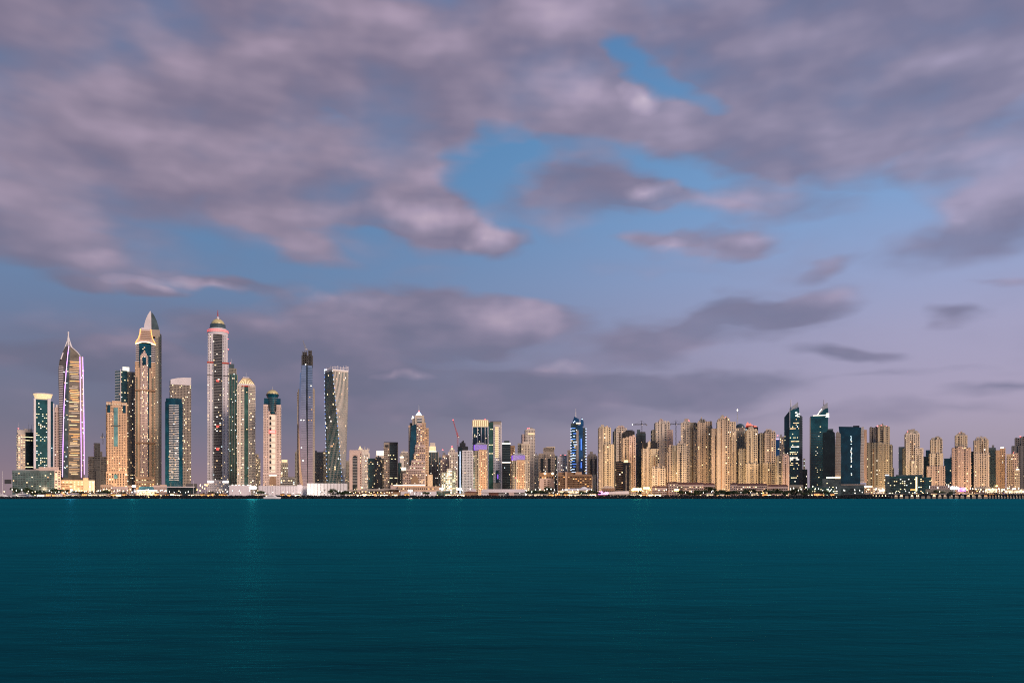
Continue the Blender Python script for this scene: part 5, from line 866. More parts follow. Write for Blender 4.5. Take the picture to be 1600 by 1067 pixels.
jbr('cream tower with lit flat top and a lower right shoulder, behind the low teal hotel', 1409, 1444, 1460, 5, .7, [(1414,1436,677,.02,.95,'cream'),(1416,1434,674,.15,.8,'sand'),(1429,1442,700,-.04,.95,'cream'),(1410.5,1416,700,.12,1,'olive'),(1423,1427.5,719,-.06,.5,'cream')], red=[(1418.5,673.5)], boxes=3)
b, fin = gen('apartment_tower','dark glass slab between the two leftmost cream towers of the far right group','tower',1442,1454,1600,0,1,[(1443,1453.5,713,0,1,'ink',S(lit=.06,dark='paneteal')),(1446.5,1453,703,.1,.9,'navy',S(lit=.06))],boxes=0); fin()
jbr('slim cream tower widening in two steps towards its foot, right of the low teal hotel', 1447, 1477, 1440, 4, .7, [(1454,1472,686,.08,.95,'sand'),(1456,1470,683.5,.2,.8,'tan'),(1452,1473,708,.02,.95,'sand'),(1448,1476,728,-.04,1,'pink',dict(fh=3.05))], boxes=2)
b, fin = gen('apartment_tower','dark blue green slab between the stepped slim cream tower and the red beaconed cream tower','tower',1474,1489,1600,0,1,[(1475,1486.5,716,0,1,'navy',S(GL,lit=.08)),(1484,1487.5,714,.1,.9,'slate')],boxes=1); fin()
jbr('cream tower with a red beaconed narrower top, above the purple shore sign', 1486, 1518, 1440, 3, .7, [(1492.5,1511,679.5,.1,.9,'sand'),(1496,1508,677,.2,.8,'tan'),(1487.5,1516.5,699,0,1,'pink',dict(lit=.09)),(1496,1503,697,-.03,.5,'pink')], red=[(1500,676)], boxes=1)
b, fin = gen('apartment_tower','narrow black slab between the two rightmost cream towers','tower',1515,1524,1600,0,1,[(1516.5,1522.5,705,0,1,'ink',S(lit=.08,dark='paneteal'))],boxes=0); fin()
jbr('cream tower with dark strips in a rounded top, left of the glass and ochre tower', 1519, 1547, 1450, 3, .7, [(1521.5,1544,687,.05,.95,'sand'),(1525,1541,683.5,.15,.8,'tan'),(1521.5,1545,707.5,0,1,'tan',dict(lit=.09))], boxes=1)
b, fin = gen('apartment_tower','tower half dark glass and half ochre with a floodlit corner, near the right edge','tower',1544,1573,1500,0,.8,[(1545,1556,699,0,1,'slate',S(lit=.06,dark='paneteal',ww=.8,bands='slate')),(1556,1563,703,-.02,.9,'orange'),(1562.5,1571,700,.0,.95,'orange',S(lit=.06,wh=.35))],boxes=1); b.mb('roof_lamp','whitelit').box(b.X(1563),b.X(1568.5),-b.d*.4,-b.d*.2,b.Z(700),b.Z(698.6)); fin()
b, fin = gen('apartment_tower','pink stepped tower with a small red beacon near the right edge','tower',1571,1595,1480,0,.8,[(1572.5,1583,709,.05,1,'tan',S(lit=.1)),(1582,1591,708,0,.95,'pink',S(lit=.1)),(1585,1593.5,734,-.08,.9,'sand',S(lit=.1))],red=[(1584,707)],boxes=1); b.mb('roof_lamp','whitelit').box(b.X(1587.5),b.X(1592.5),-b.d*.56,-b.d*.4,b.Z(734),b.Z(732.8)); fin()
jbr('taupe tower with a dark stepped top cut by the right edge of the view', 1579, 1612, 1560, 0, .8, [(1586,1604,684,0,.9,'taupe'),(1594,1610,682,.05,1,'taupe'),(1581,1610,696,-.04,1,'taupe')], red=[(1594.5,681)], boxes=0)
# ------------------------------------------------------------------ low buildings along the shore
def low(name, label, x0, x1, Y, blocks, cap=60, cat='building'):
    b, fin = gen(name, label, cat, x0, x1, Y, 0, .3, blocks, cap, boxes=0); return b, fin
b = Bld('hoarding','pale lilac site hoarding with upright joints, below the pink domed tower','hoarding',404,481,1330,0,.02); b.block(404,480,759,0,1,'lilac',win=False,part='panels'); b.block(464,472,757.3,-.5,.4,'lilac',win=False,part='raised_panel')
part(b,'posts','grey',lambda m: [m.box(b.X(406+k*4),b.X(406.3+k*4),-b.d/2-.3,-b.d/2+.1,0,b.Z(759.3)) for k in range(19)]); b.finish(0)
b = Bld('hoarding','tall floodlit white hoarding below the twisted tower','hoarding',479,543.5,1330,0,.02); b.block(479.5,543,755,0,1,'canvas',win=False,part='panels')
part(b,'posts','grey',lambda m: [m.box(b.X(479.8+k*5.2),b.X(480.3+k*5.2),-b.d/2-.5,-b.d/2+.1,0,b.Z(754.6+.5*(k%3))) for k in range(13)]); b.finish(0)
b = Bld('hoarding','pale hoarding topped by white lights, below the pyramid roofed tower','hoarding',358,392,1340,0,.02); b.block(358,392,758,0,1,'lilac',win=False,part='panels')
for x in (362,367,372.5,379,386,390): m = MB(); m.box(b.X(x),b.X(x+2.5),-1,0,b.Z(758),b.Z(756.9)); m.build('light_bar',EM['white'],b.root)
b.finish(0)
b, fin = low('pavilion','dark glass pavilion with a long pale flat roof, left of the domed skyscraper',260,308,1350,[(262,306,761.2,0,1,'ink',S(GL,lit=.05,cols=RES)),(260.5,304,760,-.12,1,'lilac')]); b.m[('wall','lilac')].v = [(x,y,max(z,b.Z(761.2))) for x,y,z in b.m[('wall','lilac')].v]; b.blocks.pop(); b.block(290,308,755.3,.4,1,'darkgrey',win=False); fin()
b, fin = low('gatehouse','small ochre arcaded building right of the aqua canopy',236,262,1370,[(239,261,758,0,1,'pink',S(lit=.4,cols=dict(warm=3,orange=3))),(250,260,757,.2,.9,'orange')]); fin()
b, fin = low('beach_restaurant','aqua canopied beach restaurant glowing white at the foot of the spired skyscraper',213,246,1340,[(214,245,766,0,1,'shop',S(lit=.3,dark='panebrown',ww=.3))]); 
b.mb('canopy','sky').loft([[(b.X(216),-b.d*.8,b.Z(765.5)),(b.X(241),-b.d*.8,b.Z(765.5)),(b.X(241),b.d*.5,b.Z(765.5)),(b.X(216),b.d*.5,b.Z(765.5))],[(b.X(218),-b.d*.4,b.Z(760)),(b.X(239),-b.d*.4,b.Z(760)),(b.X(239),b.d*.4,b.Z(760)),(b.X(218),b.d*.4,b.Z(760))]]); b.mb('canopy_lights','whitelit').box(b.X(214),b.X(246),-b.d*.84,-b.d*.8,b.Z(766.5),b.Z(765.6)); fin()
b, fin = low('retail_block','low pink block of shops below the tan arched tower',157,206,1400,[(157,176,757,.1,1,'orange',S(lit=.2)),(176,200,760,0,1,'pink',S(lit=.3)),(199,206,758,.1,1,'orange',S(lit=.5))]); fin()
b, fin = low('hotel','dark low building with a long cantilevered grey roof, below the pink framed block',543,626,1360,[(546,625,768.5,.2,1,'brown',S(lit=.5,cols=dict(warm=3,orange=2,yellow=2))),(570,624,765.6,.1,.9,'grey')]); 
part(b,'long_roof','taupe',lambda m: [m.box(b.X(543.5),b.X(600),-b.d*.6,b.d*.5,b.Z(766.9),b.Z(765.2)),m.box(b.X(565),b.X(626),-b.d*.5,b.d*.5,b.Z(764.9),b.Z(763.6))]); b.m.pop(('wall','grey')); fin()
b, fin = low('hotel','low salmon arcaded hotel podium with lit upper edge, below the ochre terraced tower',620,690,1380,[(622,688,759.5,0,1,'orange',S(lit=.35,fh=5,cw=3.6,cols=dict(warm=3,yellow=2,orange=2))),(610,664,757.5,.3,1,'pink'),(626,682,767.5,-.15,1,'lilac')])
b.mb('lit_edge','lampw').box(b.X(615),b.X(664),b.d*-.22,b.d*-.18,b.Z(758.3),b.Z(757.2)); fin()
b, fin = low('beach_club','low green lit pavilion between two bright floodlights right of the salmon podium',680,705,1330,[(682,704,767,0,1,'green',S(dark='pane',lit=.3,ww=.5,wh=.6,cols=dict(yellow=3,warm=2,lampg=1))),(681,704.5,766,-.1,1.02,'canvas')]); b.m[('wall','canvas')].v=[(x,y,max(z,b.Z(767))) for x,y,z in b.m[('wall','canvas')].v]; b.blocks.pop(); fin()
b = Bld('shed','small pale gabled shed with dark red lean to, left of the long grey roofed shed','shed',725,748,1330,0,.5); b.block(731,744,766,0,1,'lilac',win=False); outline(b,'roof','lilac',[(730.5,766),(731.5,763.8),(743.4,763.8),(744.4,766)],-b.d*.55,b.d*.5); outline(b,'lean_to_roof','redroof',[(725.5,769),(731,767.2),(746,768.2),(746.5,769.6)],-b.d*1.1,-b.d*.52); b.block(726,746,769.2,-.55,-.1,'brown',win=False,part='lean_to'); b.finish(0)
b = Bld('shed','long shed with a wide pale grey roof on the central shore','shed',750,824,1320,0,.35); b.block(753,822,769,0,1,'grey',win=False); outline(b,'roof','lilac',[(751,769.2),(754,764.1),(820.5,764.1),(823.3,769.2)],-b.d*.6,b.d*.5); b.block(764,779,769.3,-.04,.2,'redroof',win=False,part='door'); b.block(795,803,768.8,-.3,.1,'pink',win=False,part='porch'); b.block(752,763.5,770,-.05,.1,'lilac',win=False,part='door'); b.block(820.6,822.8,765,-.08,.3,'whitelit',win=False,part='lit_gable'); b.finish(0)
b, fin = low('beach_restaurant','white tented restaurant lit from within, below the amber terraced building',868,926,1330,[(872,925,767,0,1,'shop',S(dark='panebrown',ww=.35,wh=.7,lit=.4,fh=6,cols=dict(white=3,lampg=1,yellow=2)))])
part(b,'canopy_roof','canvas',lambda m: [m.lathe([(6.5*b.mpp,b.Z(764.5)),(4.5*b.mpp,b.Z(762)),(1.8*b.mpp,b.Z(760.4)),(.3,b.Z(760))],b.X(912.5),-b.d*.1,18,1.1,.8),m.loft([[(b.X(874),-b.d*.62,b.Z(766.8)),(b.X(926),-b.d*.62,b.Z(765)),(b.X(926),b.d*.5,b.Z(765)),(b.X(874),b.d*.5,b.Z(766.8))],[(b.X(884),-b.d*.3,b.Z(763)),(b.X(922),-b.d*.3,b.Z(762.6)),(b.X(922),b.d*.3,b.Z(762.6)),(b.X(884),b.d*.3,b.Z(763)) ]])]); fin()
b, fin = low('pavilion','low pale pavilion lit white beside dark trees, left of the white tented restaurant',845,872,1325,[(848,871,768.5,0,1,'crownlit',S(dark='panebrown',ww=.35,wh=.6,lit=.4,fh=5)),(854,872,767,-.1,1,'lilac')]); b.m[('wall','lilac')].v=[(x,y,max(z,b.Z(768.5))) for x,y,z in b.m[('wall','lilac')].v]; b.blocks.pop(); fin()
b = Bld('office_block','dark gridded office block with glowing rooftop box, in front of the black crowned tan tower','building',962,987,1400,-10,.8); b.block(963,975.5,721,.05,1,'ink',fh=3.6,cw=4,ww=.8,wh=.55,lit=.07,dark='pane',bands='brown',bh=.2); b.block(975,986.5,722.5,0,.95,'black',fh=3.6,cw=5,ww=.5,wh=.4,lit=.03); b.block(976.5,982,718.7,.1,.6,'warm',base=722.5,win=False,part='roof_box'); b.block(980,980.9,727,-.02,.1,'sand',win=False,part='edge_pier'); b.finish(30)
b = Bld('beach_club','long low pale roofed club beside the pink neon sign','building',927,985,1310,0,.3); b.block(930,952,770,0,1,'brown',win=False); outline(b,'roof','lilac',[(948,772),(950,768.5),(965,767.2),(982,767),(983.4,771.8)],-b.d*.6,b.d*.5); b.block(950,982,771.7,.0,.9,'grey',win=False); outline(b,'rear_roof','sand',[(938,762.5),(946,758.5),(956,759.5),(962,762)],b.d*.7,b.d*1.2); b.block(940,961,762.3,1.2,1.7,'brown',**S(lit=.1)); b.finish(20)
sign = empty('neon_sign', at(942,772,1300), 0, 'pink neon sign of looping strokes on a bright bar by the long pale roof', 'sign'); k = 1300/F
def loop(cx, cz, rx, rz, a0=0, a1=360, r=.38):
    m = MB(); n = 12
    for i in range(n):
        a, c = R(a0+(a1-a0)*i/n), R(a0+(a1-a0)*(i+1)/n); m.tube(((cx+rx*math.cos(a))*k,0,(cz+rz*math.sin(a))*k),((cx+rx*math.cos(c))*k,0,(cz+rz*math.sin(c))*k),r,n=5)
    m.build('neon_stroke', EM['pinkneon'], sign)
loop(-5.2,2.4,1.6,1.9); loop(-1.8,2.5,1.5,1.8,30,330); loop(-1.6,3.3,.7,.9); loop(1.6,1.9,1.2,.3,0,180); loop(4.4,2.1,1.3,1.3,20,340); loop(7,2.0,1.1,1.2,-90,200)
m = MB(); m.box(-8.2*k,8*k,-.3,.3,-.4*k,.15*k); m.build('neon_bar', EM['pinkneon'], sign); m = MB(); m.box(-8.6*k,8.2*k,.3,.9,-1*k,-.45*k); m.build('sign_base', W['black'], sign)
sign = empty('lit_sign', at(1503,768,1310), 0, 'purple illuminated sign of blocky characters at the foot of the red beaconed cream tower', 'sign'); k = 1310/F
def glyph(x, parts):
    m = MB()
    for (xa,xb,za,zb) in parts: m.box((x+xa)*k,(x+xb)*k,-.4,.4,za*k,zb*k)
    m.build('character', EM['pinkneon'] if x < -4 else EM['neon'], sign)
glyph(-5.4,[(0,.6,.8,6),(0,2.6,5.2,6),(0,2.6,3,3.7),(0,2.6,.8,1.5),(2,2.6,3.6,6)]); glyph(-1.6,[(0,.6,.8,6),(0,2.6,5.2,6),(2,2.6,.8,6),(0,2.6,3,3.7)]); glyph(2.4,[(0,.6,.8,6),(0,2.6,.8,1.5),(2,2.6,.8,6),(0,2.6,5.2,6)])
m = MB(); m.box(-6*k,6*k,.4,1.2,0,6.6*k); m.build('sign_board', mat_emit('purple_backlight',(.32,.06,.75),.5), sign)
m = MB(); [m.box(x*k-.3,x*k+.3,1.2,1.8,(GZ-at(0,768,1310)[2]),6*k) for x in (-4,4)]; m.build('posts', W['black'], sign)
def villa(label, x0, x1, Y, top, eave, fl, lit=.35, towerx=None):
    b = Bld('villa_block', label, 'building', x0, x1, Y, 0, .3); b.block(x0+.8,x1-.8,eave,0,1,'pink',fh=3.4,cw=3.4,ww=.75,wh=.5,lit=lit,dark='panebrown',cols=dict(warm=4,yellow=2,dim=3))
    hw = (top-eave); b.mb('roof','redroof').loft([[(b.X(x0),-b.d*.56,b.Z(eave)),(b.X(x1),-b.d*.56,b.Z(eave)),(b.X(x1),b.d*.56,b.Z(eave)),(b.X(x0),b.d*.56,b.Z(eave))],[(b.X(x0+3),-b.d*.08,b.Z(top)),(b.X(x1-3),-b.d*.08,b.Z(top)),(b.X(x1-3),b.d*.08,b.Z(top)),(b.X(x0+3),b.d*.08,b.Z(top))]])
    if towerx:
        xa, xb = towerx; b.block(xa,xb,eave-1.6,-.1,.6,'pink',fh=3.4,cw=3,ww=.5,wh=.5,lit=.3); b.mb('turret_roof','redroof').loft([[(b.X(xa-1),-b.d*.7,b.Z(eave-1.6)),(b.X(xb+1),-b.d*.7,b.Z(eave-1.6)),(b.X(xb+1),b.d*.2,b.Z(eave-1.6)),(b.X(xa-1),b.d*.2,b.Z(eave-1.6))],[(b.X(xa+2.5),-b.d*.3,b.Z(eave-3.6)),(b.X(xb-2.5),-b.d*.3,b.Z(eave-3.6)),(b.X(xb-2.5),-b.d*.2,b.Z(eave-3.6)),(b.X(xa+2.5),-b.d*.2,b.Z(eave-3.6))]])
    b.finish(60)
villa('low sodium lit cream villa with small gabled roofs, right of the brightest orange floodlights',1018,1042,1350,759,761.5,3,.1)
villa('long low villa hotel with red roofs and a turret, behind the single orange floodlight',1040,1100,1360,753.6,756,3,.4,(1044,1060))
villa('plum roofed villa wing with three lit storeys, right of the single orange floodlight',1066,1094,1340,754,757,3,.45)
villa('dim villa wing with a red roof half hidden by trees',1092,1118,1350,754.5,757.5,3,.25)
villa('long red roofed villa wing with lit arcades among dark trees, below the widest tan tower',1140,1200,1350,755,757.6,3,.5,(1141,1152))
villa('small red roofed villa wing lit at its right end, below the dark pointed tower',1199,1232,1345,757,759.5,3,.4)
b, fin = low('pavilion','low dark pavilion with a row of white lights below the dark pointed glass tower',1232,1256,1340,[(1233,1255,757.5,0,1,'olive',S(lit=.3,cols=dict(white=2,yellow=3)))]); fin()
b, fin = low('garden_centre','low dark green structure with strings of yellow lights, left of the glass podium',1254,1306,1340,[(1262,1304,762,0,1,'green',S(lit=.3,dark='paneteal',cols=dict(yellow=3,lampg=2,white=1))),(1268,1296,759.5,.2,.9,'slate')]); fin()
b, fin = low('retail_block','low sodium lit block of shops at the foot of the orange flanked tan tower',1350,1384,1340,[(1350.5,1364,759,0,1,'orange',S(lit=.5,cols=dict(warm=3,yellow=3))),(1364,1382,761,.05,1,'sand',S(lit=.6,cols=dict(warm=3,yellow=3,white=2)))]); b.mb('lit_edge','lampw').box(b.X(1350.3),b.X(1363),-b.d*.53,-b.d*.5,b.Z(760.6),b.Z(759.2)); fin()
b, fin = low('retail_block','low pink terrace with a row of warm lamps, right of the low teal hotel',1452,1494,1330,[(1453,1492,758.5,.1,1,'pink',S(lit=.2)),(1446,1492,764,-.1,.5,'olive')]); fin()
b, fin = low('retail_block','row of small lit beach shops below the two rightmost cream towers',1508,1560,1330,[(1524,1548,760.5,.2,1,'sand',S(lit=.4,cols=dict(warm=3,yellow=3))),(1514,1536,765,0,.9,'brown',S(lit=.6,cols=dict(warm=3,orange=3,white=2))),(1540,1556,763,-.05,.8,'shop',S(dark='panebrown',ww=.4,lit=.5))]); fin()
b, fin = low('retail_block','brightly lit cluster of beach shops at the right edge',1556,1606,1330,[(1578,1584,757.5,.2,1,'orange'),(1560,1605,763,0,1,'sand',S(lit=.65,cols=dict(warm=3,yellow=3,white=2))),(1570,1600,766,-.15,.6,'shop',S(dark='panebrown',ww=.4,lit=.4))]); fin()
b = Bld('billboard','dark blank billboard on posts above the yachts at far left','billboard',6.5,18.5,1290,0,.08); b.block(7,18,749,0,.6,'black',base=755.6,win=False,part='board'); b.block(8,8.6,755.6,.6,1,'grey',win=False,part='post'); b.block(16.5,17.1,755.6,.6,1,'grey',win=False,part='post'); b.finish(0)
# ------------------------------------------------------------------ pier on piles
b = Bld('pier','long dark pier on trestle piles along the right shore','pier',1318,1640,1110,0,.03); b.mb('deck','black'); b.root.location.z = 0
def PZ(py): return CAMZ+(HOR-py)*1110/F
part(b,'deck','black',lambda m: m.box(b.X(1320),b.X(1640),-4,4,PZ(773.6),PZ(772.2))); part(b,'railing','grey',lambda m: [m.box(b.X(1320),b.X(1640),-4.1,-3.9,PZ(772.2)+1,PZ(772.2)+1.15)]+[m.box(b.X(1320+k*2),b.X(1320+k*2)+.12,-4.1,-3.95,PZ(772.2),PZ(772.2)+1.1) for k in range(160)])
b.m.clear()
x = 1345.0; i = 0
while x < 1636:
    w_ = 1.5 if x < 1400 or x > 1550 else 2.0; m = MB(); m.slab([(b.X(x-w_*1.25),PZ(773.5)),(b.X(x-w_*.8),PZ(775.6)),(b.X(x-w_*.7),-2),(b.X(x+w_*.7),-2),(b.X(x+w_*.8),PZ(775.6)),(b.X(x+w_*1.25),PZ(773.5))],-3.2,3.2); m.build('trestle', W['black'], b.root); x += (5.2 if x < 1400 else 8.8 if x < 1550 else 4.4)
m = MB(); m.box(b.X(1318),b.X(1346),-5,6,-2,PZ(772.3)); m.build('abutment', W['black'], b.root)
# ------------------------------------------------------------------ trees
LEAF = mat_wall('dark_foliage', (.035,.055,.022), scale=.6, var=.5)
BARK = mat_wall('bark', (.07,.05,.035), scale=.8)
def make_tree(name, label, seed, h, spread, n=900):
    g = random.Random(seed); t = empty(name, (0,0,0), 0, label, 'tree', 'trees along the shore'); m = MB(); m.tube((0,0,0),(g.uniform(-.3,.3),0,h*.45),.35,.22)
    tips = []
    for k in range(7):
        a = k*.9+g.uniform(-.3,.3); e = (math.cos(a)*spread*g.uniform(.35,.75), math.sin(a)*spread*g.uniform(.35,.75), h*g.uniform(.55,.9)); m.tube((0,0,h*g.uniform(.25,.45)),e,.16,.05,5); tips.append(e)
    m.build('trunk', BARK, t); m = MB()
    for k in range(n):
        c = g.choice(tips); r = spread*.42*g.random()**.4; th, ph = g.uniform(0,6.28), g.uniform(-1,1)
        p = Vector((c[0]+r*math.cos(th)*math.sqrt(1-ph*ph), c[1]+r*math.sin(th)*math.sqrt(1-ph*ph), c[2]+r*ph*.75)); s_ = g.uniform(.25,.6); u = Vector((g.uniform(-1,1),g.uniform(-1,1),g.uniform(-.6,.6))).normalized(); v_ = u.orthogonal().normalized()
        m.add([tuple(p-u*s_),tuple(p+v_*s_*.6),tuple(p+u*s_),tuple(p-v_*s_*.6)],[(0,1,2,3)])
    m.build('crown', LEAF, t); return t
def make_palm(label, seed, h):
    g = random.Random(seed); t = empty('palm_tree', (0,0,0), 0, label, 'tree', 'palms along the shore'); m = MB(); m.tube((0,0,0),(.4,0,h*.6),.3,.22); m.tube((.4,0,h*.6),(.3,.2,h),.22,.18); m.build('trunk', BARK, t); m = MB()
    for k in range(16):
        a = k*2.4; L_ = g.uniform(2.2,3.4); el = g.uniform(-.1,1.0); p = Vector((.3,.2,h)); d = Vector((math.cos(a)*math.cos(el),math.sin(a)*math.cos(el),math.sin(el)))
        for q in range(4):
            p2 = p+d*L_/4; sd_ = d.cross(Vector((0,0,1))).normalized()*(.5*(1-q*.2)); m.add([tuple(p-sd_),tuple(p+sd_),tuple(p2+sd_*.8),tuple(p2-sd_*.8)],[(0,1,2,3)]); p = p2; d = (d+Vector((0,0,-.38))).normalized()
    m.build('fronds', LEAF, t); return t
TL = 'dark leafy tree in the shoreline row of greenery below the towers'; PLb = 'small palm with drooping fronds along the lit promenade'
protos = [make_tree('tree', TL, s_, h, sp) for s_, h, sp in ((1,9,4.5),(2,11,5.2),(3,7.5,5.0),(4,6,4.2))]; palms = [make_palm(PLb, s_, h) for s_, h in ((5,7),(6,9))]
tg = random.Random(12); used = set()
def put(lst, px, Y, s_):
    o = lst[tg.randrange(len(lst))]
    if id(o) in used: o = copy_tree(o)
    used.add(id(o)); o.location = ((px-800)*Y/F, Y, GZ); o.rotation_euler[2] = tg.uniform(0,6.28); o.scale = (s_,s_,s_*tg.uniform(.85,1.15))
for x0,x1,n,s0 in ((20,54,8,1.2),(58,98,10,1.25),(100,132,7,1.1),(128,146,4,1.0),(158,170,4,1.1),(190,200,2,.9),(326,348,7,1.0),(405,412,2,1.0),(514,540,8,1.0),(538,546,3,1.1),(664,668,2,1.1),(824,866,13,1.25),(872,886,3,1.1),(905,924,6,1.0),(924,936,4,1.1),(1062,1100,10,1.1),(1100,1140,13,1.2),(1126,1200,17,1.1),(1196,1250,12,1.2),(1250,1300,8,1.0),(1440,1490,12,1.0),(1500,1512,3,.8),(1535,1556,4,.7)):
    for k in range(n): put(protos, x0+(x1-x0)*(k+tg.random())/n, tg.uniform(1195,1300), s0*tg.uniform(.75,1.15))
for x0,x1,n in ((100,140,6),(168,210,7),(214,250,6),(262,300,6),(310,330,4),(500,514,3),(546,600,6),(640,664,4),(690,720,4),(860,905,8),(920,935,3),(1010,1040,3),(1255,1300,6),(1360,1400,5),(1400,1440,5),(1510,1600,11)):
    for k in range(n): put(palms, x0+(x1-x0)*(k+tg.random())/n, tg.uniform(1180,1250), tg.uniform(.7,1.05))
# ------------------------------------------------------------------ lamps, floodlights, tents, boats
def make_lamp(em, label, h=6.5, grp='lit lamps along the promenade', r=.6):
    t = empty('street_lamp', (0,0,0), 0, label, 'street lamp', grp); m = MB(); m.tube((0,0,0),(0,0,h),.12,.08,6); m.build('pole', W['darkgrey'], t); m = MB(); m.lathe([(.1,h-.1),(r*.8,h+.15),(r,h+.6),(r*.6,h+1.1),(.1,h+1.3)],0,0,10); m.build('lamp_head', EM[em], t); return t
lp = dict(w=make_lamp('lampw','warm glowing lamp on a low post along the shore promenade'), c=make_lamp('lampc','white glowing lamp on a low post along the shore promenade'), g=make_lamp('lampg','greenish white lamp on a post among the dark shoreline trees',8), s=make_lamp('lampc','tiny white lamp on a post along the shore promenade',5,r=.36), o=make_lamp('sodium','small orange lamp on a post along the shore promenade',6,r=.5))
first = set()
def lamp(kind, px, py, Y, s_=1.0):
    o = lp[kind]
    if kind in first: o = copy_tree(o)
    first.add(kind); H = {'w':6.5,'c':6.5,'g':8,'s':5,'o':6}[kind]+.5; z = CAMZ+(HOR-py)*Y/F-GZ; o.location = ((px-800)*Y/F, Y, GZ); sz = max(.25, z/H); o.scale = (s_, s_, sz)
lg = random.Random(31)
for x0,x1,n,kinds,ya,yb in ((2,50,10,'wcs',764,769),(50,100,22,'cwgw',766.5,769.5),(100,160,30,'wwwc',766,770.5),(160,214,24,'wwcw',764,770.5),(214,262,24,'cccw',764.5,770),(262,300,9,'wcs',767,769.5),(306,326,12,'oow',757,768),(326,360,14,'ccw',766.5,769.5),(360,400,10,'cws',766,770),(400,480,14,'wcs',767,771),(480,512,9,'wcs',768,770.5),(512,545,6,'ws',767,770),(545,600,22,'wwwo',768,771),(600,616,8,'wc',768.5,771),(620,680,9,'cs',767,772),(680,735,10,'wcg',764,772),(790,825,3,'s',770,772),(826,870,18,'gcwgg',764,771),(870,926,22,'cggc',765,772),(926,940,5,'wcg',764,768),(990,1030,16,'ooow',762,768),(1030,1060,6,'ow',764,768),(1060,1125,9,'sgs',766,771),(1125,1200,9,'ssw',766,771),(1180,1210,9,'wow',769,770),(1232,1310,22,'gcgs',759,769),(1310,1355,9,'cgs',765,769.5),(1352,1384,16,'cwco',763,770),(1384,1450,16,'gcws',767,770.5),(1450,1494,9,'wcs',759.5,770),(1505,1560,34,'wwoc',762,770),(1556,1602,34,'wwco',762,770)):
    n = max(2, int(n*.56))
    for k in range(n): lamp(lg.choice(kinds), x0+(x1-x0)*(k+lg.random())/n, lg.uniform(ya,yb), lg.choice([lg.uniform(1160,1186),lg.uniform(1186,1290)]), lg.uniform(.7,1.25))
def flood(label, px, py, Y, em, col, watts, size=2.2, n=3, sea=0):
    x, _, z = at(px, py, Y); t = empty('floodlight_mast', (x, Y, GZ), 0, label, 'floodlight'); h = z-GZ; m = MB(); m.tube((0,0,0),(0,0,h),.35,.22,8); m.box(-size,size,-.15,.15,h-.15,h+.15); m.build('mast', W['steel'], t)
    for k in range(n):
        m = MB(); xx = (k-(n-1)/2)*size*.75; m.lathe([(.3,h-size*.5),(size*.5,h-size*.2),(size*.55,h+size*.3),(.3,h+size*.6)],xx,-.6,12); m.build('lamp_head', EM[em], t)
    l = bpy.data.lights.new('floodlight_beam','POINT'); l.energy = watts*.3; l.color = col; l.shadow_soft_size = 1.5; o = bpy.data.objects.new('floodlight_beam', l); C.objects.link(o); o.parent = t; o.location = (0, 2.2, h+.4)
    if sea:
        l = bpy.data.lights.new('water_streak_spot','SPOT'); l.energy = sea*.5; l.color = col; l.shadow_soft_size = 2.0; l.spot_size = R(95); l.spot_blend = .8; o = bpy.data.objects.new('water_streak_spot', l); C.objects.link(o); o.parent = t; o.location = (0,-3,h+.4); o.rotation_euler = (R(82),0,R(180)-math.atan(-x/Y)*0)  # extra spot added to the mast to streak the water with light
WH = (1,.93,.85); SO = (1,.66,.34); WA = (1,.74,.48)
flood('most dazzling white floodlight mast, beside the pale hoarding under the pyramid roofed tower',395.5,762,1215,'flood',WH,90000,4.6,3,sea=1500000)
flood('white floodlight low against the tall white hoarding left end',483,765,1310,'flood',WH,60000,2.0,2)
flood('small warm floodlight at the foot of the tall white hoarding',487.5,769,1305,'lampw',WH,30000,1.4,2)
flood('white floodlight mast in front of the salmon podium',641,766.5,1220,'flood',WA,40000,2.8,3,sea=300000)
flood('warm floodlight mast at the right end of the salmon podium',690,763.5,1220,'flood',SO,50000,2.8,3)
flood('pinkish white floodlight mast below the red crane',717.5,764,1220,'flood',WA,50000,3.2,3,sea=250000)
flood('brightest orange floodlight mast of the right shore',995.5,764.5,1220,'sodium',SO,120000,4.4,4,sea=500000)
flood('second orange floodlight mast, just right of the brightest one',1010,762.5,1225,'sodium',SO,90000,3.0,4)
flood('small orange floodlight mast, just left of the brightest one',988.5,765.5,1320,'sodium',SO,40000,2.4,2)
flood('single orange floodlight mast in front of the red roofed villa hotel',1057,765.5,1215,'sodium',SO,60000,3.0,3)
flood('big pinkish white screen like floodlight beside the purple sign',1490.5,762.5,1220,'flood',(1,.85,.95),40000,4.6,3,sea=400000)
flood('orange floodlight washing the corner of the half glass half ochre tower',1557,759,1380,'sodium',SO,50000,1.8,2)
flood('added lilac white floodlight laying a smear on water below the curved purple edged tower',112,765.5,1215,'flood',(.85,.62,1),30000,2.0,2,sea=900000)  # added mast: its sea spot lays a lilac smear on the water
flood('pair of white lamps at the foot of the orange flanked tan tower',1378,766,1310,'flood',WA,40000,2.2,3)
flood('white lamp cluster glowing over the aqua canopied beach restaurant',209.5,759.5,1325,'flood',WH,40000,2.6,3,sea=500000)
flood('orange lamp cluster in the gap left of the domed skyscraper',321,757.5,1330,'sodium',SO,40000,1.8,2)
flood('amber floodlight at the foot of the pink framed block',565.5,761.5,1400,'sodium',SO,50000,1.8,2)
